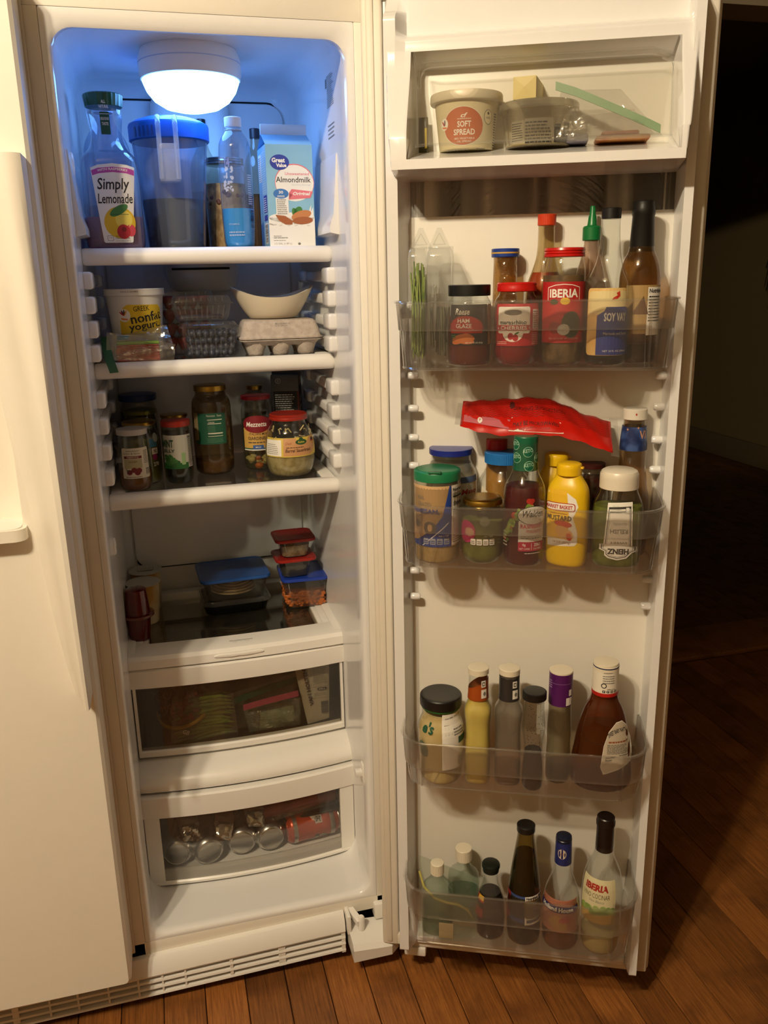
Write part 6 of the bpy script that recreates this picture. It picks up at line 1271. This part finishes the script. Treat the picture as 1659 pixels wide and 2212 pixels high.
g = G(); g.tube([(-0.049, -0.030, 0.132), (-0.040, -0.040, 0.108), (-0.02, -0.047, 0.092), (0.0, -0.048, 0.086), (0.022, -0.046, 0.082), (0.038, -0.042, 0.070), (0.048, -0.036, 0.048)], 0.0022, 8); g.build('zip_seal', M('zip_yellow', 'b0a85a', 0.45), rt); G().rbox(-0.012, 0.014, -0.0515, -0.0505, 0.012, 0.044, 0.0004).build('bag_label', M('bag_label_tan', '9a8a68', 0.6), rt)
rt, pf = djar('soy_sauce_bottle', 'small soy sauce bottle with black-green cap and red label in the bottom bin', 0.2155, 0.080, F4, [(19, 0), (25, 2), (27.6, 9), (27.4, 56), (25, 76), (17, 96), (12.6, 114), (12.8, 122)], GLASS, M('cap_darkgreen', '0c1610', 0.4), [(13.2, 121), (14.4, 122), (14.6, 140), (16.2, 142), (16.2, 152), (15, 157), (12, 159.5), (.5, 160)], M('soy_black', '0c0605', 0.12), 68, cat='bottle')
lb = Lab(); lb.rect(-38, 24, -14, 66, ink('soy_red', 'a8281e'), 0); lb.rect(-30, 58, -14, 66, ink('soy_yellow', 'c8a030'), 1); lb.rect(-13, 24, 34, 66, KB, 0); lb.text('SOY SAUCE', 8, 44, 26, 6, GREY, 1, 0); lb.build(rt, wrap(pf))
rt, pf = djar('worcestershire_bottle', 'tall tapering dark sauce bottle with black cap and blue label', 0.2755, 0.080, F4, [(22, 0), (28, 2), (30.5, 9), (30.4, 80), (27.6, 115), (21.6, 164), (15, 208), (14.6, 214)], clear('bottle_dark', 'b0a070', .12, '70602c'), BLACK, capz(16, 213, 243, 3.5), M('soy_black', '0c0605', 0.12), 160, cat='bottle')
lb = Lab(); WB = ink('worc_blue', '33487e'); lb.rect(-48, 26, 44, 80, WB, 0); lb.rect(-48, 26, -28, 80, ink('worc_red', '8a1c1c'), 1); lb.rect(2, 22, 44, 80, PAPER, 1); lb.text('Nutrition Facts', 23, 76, 38, 4.6, INK, 2, .04); lb.lines(5, 28, 42, 70, 12, GREY, 2, .4); lb.build(rt, wrap(pf))
rt, pf = djar('cooking_wine_bottle', 'cooking wine bottle with dark blue neck sleeve and pink label', 0.3410, 0.080, F4, [(24, 0), (31, 2), (33.8, 9), (33.4, 70), (32.4, 90), (27, 118), (18, 141), (14.6, 156), (13.4, 200)], GLASS, M('cap_navy', '101830', 0.35), [(13.2, 202), (14, 203), (14, 212), (13.2, 214), (13.4, 222), (11, 225), (.5, 225.5)], M('wine_brown', '5c2c12', 0.2), 26, cat='bottle')
cap(rt, [(14.6, 154), (15, 154.4), (13.9, 201), (13.4, 202)], M('sleeve_blue', '1c2660', 0.35), 'neck_sleeve', band=True); lb = Lab(); lb.ell(-3, 178, 9, 11, ink('crest_tan', 'c8a878'), 0); lb.ell(-3, 178, 7.6, 9.6, ink('crest_pale', 'd8c8a8'), 1); lb.text('1887', -3, 178, 9, 3, ink('russet', '8a4a2a'), 2, 0); lb.build(rt, wrap(Prof([(14.9, 154), (13.9, 201)], 0)), 'neck_crest')
lb = Lab(); HPK = ink('hh_pink', 'b8745c'); lb.rect(-50, 14, 34, 78, HPK, 0); lb.rect(-50, 66, 34, 67.4, ink('russet', '8a4a2a'), 1); lb.rect(-50, 54, 34, 66, ink('hh_navy', '1c2458'), 1); lb.text('Holland House', -10, 60, 62, 8.4, PAPER, 2, .03); lb.ell(-6, 32, 18, 14, ink('grape_gold', 'b08a4a'), 1, -.5); lb.ell(6, 40, 12, 6, ink('rose', 'a8484a'), 2, .2); lb.build(rt, wrap(pf)); lb = Lab(); lb.rect(36, 20, 56, 78, PAPER, 0); lb.build(rt, wrap(pf), 'back_label')
rt, pf = djar('white_cooking_wine_bottle', 'clear wine bottle with black neck and cream label at the right end', 0.4100, 0.080, F4, [(25, 0), (31, 2), (34, 9), (34.4, 60), (35.4, 112), (32.5, 150), (22.5, 176), (15.2, 192), (14.5, 250)], GLASS, M('neck_black', '150d0c', 0.35), [(15.1, 189), (15.4, 190), (14.7, 251), (16, 253), (16.2, 262), (15, 266), (15, 272), (13.5, 274), (.5, 274)], M('white_wine', 'b8a468', 0.2), 8, cat='bottle', capname='sealed_neck')
lb = Lab(); CWL = ink('wine_cream', 'd4cca4'); lb.rect(-46, 42, 22, 128, CWL, 0); lb.text('IBERIA', -14, 112, 44, 13, ink('wine_red', 'a0261c'), 1, .05, .1); lb.text('VINO COCINAR', -14, 96, 50, 9, ink('wine_brown2', '5a4a2a'), 1, 0); lb.text('Vino Blanco', -12, 86, 26, 5, GREY, 1, 0, .3)
r_ = random.Random(3)
for i in range(16): lb.ell(-40+4*i, 68+r_.uniform(-5, 5), 5.5, 6, ink('grape%d' % (i % 3), ('7f9a4c', '96ad5e', '6a8a3c')[i % 3]), 1+i % 2)
lb.rect(-46, 42, 22, 62, ink('wine_gold', 'b89440'), 1); lb.build(rt, wrap(pf), vstep=12)
# ------------------------------------------------------------------ things in the drawers
UZ = 0.4110   # upper drawer floor
rt = thing('tomato_tub', 'tilted clear tub of chopped red tomato with a yellow rim', 'tub', (0.112, 0.268, UZ+0.062), 0.0); rt.rotation_euler = (math.radians(18), math.radians(-16), 0)
lathe([(58, 0), (60, 1), (60, 5.5), (58, 6.5), (1, 6.5)], 40).build('yellow_lid', M('lid_yellow', 'a8861c', 0.4), rt, ang=30)
pf = Prof([(56, 7), (52, 40), (46, 66)], 0); g = G(); g.loft(pf.rings(), True, True); g.build('tub_body', clear('tub_clear2', 'e0d8cc', .1, 'a09080'), rt)
g = G(); r_ = random.Random(41)
for i in range(90):
    a = r_.uniform(0, 2*PI); z = r_.uniform(.012, .058); q = (pf.r(z)-.006)*math.sqrt(r_.uniform(.55, 1)); g.rbox(q*cos(a)-.006, q*cos(a)+.006, q*sin(a)-.006, q*sin(a)+.006, z-.005, z+.005, .002, seg=1)
o = g.build('tomato_pieces', M('tomato_red', '7c2010', 0.4, col2='94381c', scale=60), rt); o['kind'] = 'stuff'
GB = M('green_bean', '5f7a26', 0.45, col2='7a9138', scale=60); gb = None; r_ = random.Random(23)
for i in range(26):
    x_ = 0.150+r_.uniform(-.008, .008); y_ = 0.226+(i % 2)*0.011+r_.uniform(-.002, .002); z_ = UZ+0.006+(i//2)*0.0074; L_ = 0.055
    if gb is None:
        g = G(); g.tube([(-.062, 0, 0), (-.045, 0, .002), (-.02, 0, .003), (.01, 0, .0035), (.035, 0, .002), (.056, 0, -.003)], [.0012, .0036, .0042, .0042, .0036, .0008], 8); gb = g.build('green_bean', GB); tag(gb, 'green bean pod in the clear bag in the upper drawer', 'green bean', 'green beans in the upper drawer'); o = gb
    else: o = gb.copy(); COL.objects.link(o)
    o.location = (x_, y_, z_); o.rotation_euler = (r_.uniform(-.4, .4), r_.uniform(-.12, .04), r_.uniform(-.12, .12))
rt = thing('green_bean_bag', 'clear produce bag wrapped round the green beans', 'bag', (0.150, 0.232, UZ)); pillow([(-.075, -.016, .002), (.066, -.016, .002), (.062, -.012, .105), (-.06, -.012, .085)], .004, .003, 16, 21).build('film', FILM, rt); lb = Lab(); lb.text('GB', -40, 34, 14, 10, PAPER, 0, .03, rot=-.5); lb.lines(-46, 22, -22, 28, 2, GREY, 0); lb.build(rt, flat(-.0215), 'bag_print', step=None)
rt = thing('black_tray', 'black produce tray under clear film in the middle of the upper drawer', 'tray', (0.215, 0.330, UZ+.108)); tubs([(0, 92, 42, 20), (30, 104, 52, 24)], 'tray', M('tray_black', '0e0d0d', .25), rt); pillow([(-.108, -.055, .031), (.108, -.055, .031), (.108, .055, .031), (-.108, .055, .031)], .003, .001, 12, 3, .3).build('film', FILM, rt)
rt = thing('green_zip_bag', 'zip bag with a dark green seal behind the pink-sealed bag', 'bag', (0.268, 0.262, UZ)); pillow([(-.062, -.012, .004), (.08, -.012, .004), (.085, .0, .112), (-.058, .0, .082)], .008, .004, 16, 31).build('film', FILM, rt); g = G(); g.loft([[(x_, y_-.001, z_-.007), (x_, y_-.001, z_+.007), (x_, y_+.001, z_+.007), (x_, y_+.001, z_-.007)] for x_, y_, z_ in ((-.062, -.0215, .070), (-.02, -.0225, .084), (.03, -.0225, .096), (.083, -.020, .104))]); g.build('zip_seal', M('zip_green2', '14503a', .4), rt, ang=60)
pillow([(-.045, 0, .006), (.065, 0, .006), (.06, .01, .06), (-.04, .01, .055)], .012, .004, 12, 8).build('dark_greens', M('dark_greens', '22280f', .6, col2='3a3c1a', scale=50), rt)
rt = thing('ice_zip_bag', 'zip bag with a pink seal full of pale crinkled wrap', 'bag', (0.292, 0.224, UZ)); pillow([(-.052, 0, .004), (.058, 0, .004), (.064, .008, .066), (-.062, .006, .064)], .013, .006, 20, 51).build('film', clear('crinkle_film', 'e6eee4', .22, 'c0c8b8', gloss=.12, rough=.1, bump=1.0, bscale=70), rt); pillow([(-.03, .0, .006), (.05, .002, .006), (.045, .006, .05), (-.025, .006, .046)], .008, .006, 14, 52).build('pale_contents', M('pale_wrap', 'a8ae98', .4, col2='8e967c', scale=40, bump=.8), rt)
g = G(); g.loft([[(x_, y_-.001, z_-.0065), (x_, y_-.001, z_+.0065), (x_, y_+.001, z_+.0065), (x_, y_+.001, z_-.0065)] for x_, y_, z_ in ((-.062, -.014, .072), (-.02, -.017, .080), (.02, -.017, .085), (.055, -.015, .088))]); g.build('zip_seal', M('zip_pink', 'b0506a', .4), rt, ang=60)
rt = thing('pickle_pouch', 'white pickle pouch with black print standing at the right of the upper drawer', 'pouch', (0.388, 0.222, UZ)); 
PCH = [(-.022, 0, .004), (.026, 0, .012), (.032, .006, .150), (-.046, .006, .150)]
pillow(PCH, .006, .0012, 14, 61).build('pouch', M('pouch_white', 'bdb5a2', .4), rt)
lb = Lab(); lb.text("VAN HOLTEN'S", -19, 98, 96, 9, ink('brownprint2', '4a2e1c'), 0, .05, rot=PI/2+.16); lb.lines(-6, 100, 24, 140, 12, GREY, 0, .3); lb.rect(2, 84, 22, 90, INK, 0, 2); lb.text('DILL', 12, 87, 14, 3.4, PAPER, 1); lb.lines(-6, 72, 22, 80, 3, GREY, 0, .3); lb.rect(-10, 92, 22, 92.6, ink('russet', '8a4a2a'), 0); lb.rect(-10, 66, 22, 66.6, ink('russet', '8a4a2a'), 0); lb.rect(8, 30, 24, 58, GREY, 0); lb.bars(9, 31, 23, 57, 14, INK, 1, False); lb.build(rt, lambda s, t, off: (s/1000.0, -.0085+.00004*t-off, t/1000.0), 'pouch_print', step=None)
rt = thing('orange_sticker_pack', 'dark pack with a white and orange price sticker seen through the crisper cover', 'package', (0.286, 0.330, UZ+.145)); G().rbox(-.045, .045, -.05, .06, .0, .022, .008).build('pack', M('pack_dark', '15110d', .3), rt); lb = Lab(); lb.rect(-32, -46, 22, -14, PAPER, 0); lb.text('Italian', 0, -24, 26, 9, ink('sticker_orange', 'c05a24'), 1, .03); lb.text('Blend', 2, -36, 22, 9, ink('sticker_orange', 'c05a24'), 1, .03); lb.lines(-30, -44, -16, -18, 5, GREY, 1); lb.build(rt, lambda s, t, off: (s/1000.0, t/1000.0, .0222+off), 'sticker', step=None)
rt = thing('greens_bag', 'film bag of leafy greens at the right under the crisper cover', 'bag', (0.378, 0.345, UZ+.150)); pillow([(-.036, -.06, .012), (.036, -.06, .012), (.036, .06, .012), (-.036, .06, .012)], .010, .003, 14, 71).build('film', FILM, rt); g = G(); r_ = random.Random(81)
for i in range(26):
    c_ = Vector((r_.uniform(-.024, .02), r_.uniform(-.05, .03), .010)); g.sphere(c_, .008, 8, sc3=(1.2, 1.4, .35))
o = g.build('leaves', M('salad_leaf', '5f6e34', .6, col2='8a8e5a', scale=60), rt); o['kind'] = 'stuff'
rt = thing('plastic_wrap_bundle', 'crumpled clear wrap at the left under the crisper cover', 'bag', (0.105, 0.375, UZ+.150)); pillow([(-.06, -.08, .006), (.06, -.08, .006), (.05, .08, .018), (-.05, .08, .018)], .012, .007, 18, 91).build('film', clear('wrap_film', 'dcdccc', .35, '8f8c78', bump=.8), rt)
# lower drawer
LZ = 0.1482
def can(rt, body_m, col=True):
    lathe([(23, 0), (26, .6), (28, 3), (31, 7), (33, 12), (33.2, 16), (33.2, 104), (32, 109), (27.5, 116), (26.8, 117)], 44).build('can_body', body_m, rt, ang=50); lathe([(24, 117), (27, 117), (27.4, 118.4), (26.6, 119.4), (25, 119), (24.4, 116.6), (1, 116.4)], 44).build('can_end', ALU, rt, ang=40)
    lathe([(22, 1.2), (24.6, -.6), (26, 0.2), (25.4, 1.2)], 40).build('base_rim', ALU, rt)
cans = [(0.068, 0.208, 'silver can end at the far left of the lower drawer'), (0.136, 0.194, 'second silver can end from the left, lowest in the lower drawer'), (0.204, 0.206, 'third silver can end from the left in the lower drawer'), (0.268, 0.202, 'silver can end next to the orange can')]
for i, (x_, y_, l_) in enumerate(cans):
    rt = thing('drink_can', l_, 'can', (x_, y_-.030, LZ+.0336), 0, 'cans lying in the lower drawer'); rt.rotation_euler = (math.radians(-90), 0, math.radians((-6, 10, -4, 6)[i])); can(rt, ALU)
rt = thing('orange_can', 'orange printed can lying sideways in the lower drawer', 'can', (0.300, 0.196, LZ+.0345), 0, 'cans lying in the lower drawer'); rt.rotation_euler = (0, PI/2, math.radians(7))
OC = M('can_orange', 'b03c16', .25, .35); can(rt, OC)
def cansurf(a, b, off):  # a along the can, b up its front
    phi = -b/33.3; return ((.0333+off)*sin(phi), -(.0333+off)*cos(phi), a/1000.0)
lb = Lab(); SIL = M('can_silver_band', 'b8b4ac', .3, 1.0); CGR = ink('can_grey', 'b0a498')
lb.rect(13, -52, 22, 52, SIL, 0); lb.rect(96, -52, 106, 52, SIL, 0); lb.poly([(52, 34), (58, 24), (66, 20), (76, 21), (76, 34)], CGR, 1); lb.rect(62, 16, 78, 33, CGR, 1); lb.text('H', 70, 25, 11, 11, INK, 2, .04, rot=-.15); lb.poly([(40, -30), (60, -18), (78, -12), (88, -22), (80, -34), (60, -38)], CGR, 1); lb.text('BU', 68, -16, 17, 9, INK, 2, .04, rot=-.5); lb.ell(82, -20, 5, 8, GREY, 2, .4)
lb.build(rt, cansurf, 'can_print', step=None, vstep=4)
rt = thing('meat_tray', 'tray of red meat under clear film above the orange can', 'tray', (0.318, 0.250, LZ+.070), 0.0); rt.rotation_euler = (math.radians(4), math.radians(-7), 0); G().rbox(-.100, .104, -.052, .06, .0, .030, .010, seg=3).build('meat', M('raw_meat', '6e1c1c', .35, col2='84302c', scale=30), rt); pillow([(-.118, -.06, .004), (.110, -.06, .004), (.110, .07, .03), (-.118, .07, .03)], .012, .003, 16, 33, .35).build('film', FILM, rt); G().rbox(-.125, .106, -.066, .07, -.010, -.002, .004).build('dark_tray', M('tray_black', '0e0d0d', .25), rt)
FOIL = M('crumpled_foil', 'b8b2a6', .18, 1.0, bump=1.0, bscale=60)
for k, (x_, y_, z_, rz_, l_) in enumerate(((0.098, 0.192, LZ+.058, .2, 'crumpled silver foil packet on the two left cans'), (0.168, 0.188, LZ+.052, -.3, 'shiny folded foil packet between the middle cans'), (0.236, 0.196, LZ+.062, .1, 'small foil packet resting on the right pair of can ends'))):
    rt = thing('foil_packet', l_, 'packet', (x_, y_, z_), rz_, 'foil packets in the lower drawer'); pillow([(-.016, -.012, .004), (.018, -.016, -.002), (.022, .004, .028), (-.02, .006, .032)], .007, .004, 9, 100+k).build('foil', FOIL, rt, ang=25); pillow([(-.02, .006, .030), (.022, .004, .026), (.024, .03, .048), (-.018, .03, .050)], .007, .003, 9, 120+k).build('wrapper_back', M('wrapper_dark%d' % k, ('5a5446', '3a1a20', '6a4a34')[k], .35), rt, ang=25)
rt = thing('produce_bag', 'cloudy plastic bag at the back left of the lower drawer', 'bag', (0.120, 0.285, LZ+.008)); pillow([(-.07, .0, .005), (.07, .0, .005), (.065, .03, .125), (-.06, .03, .125)], .016, .005, 16, 77).build('film', clear('bag_smoke', 'b8b0a0', .3, '6a6454', bump=.7), rt)
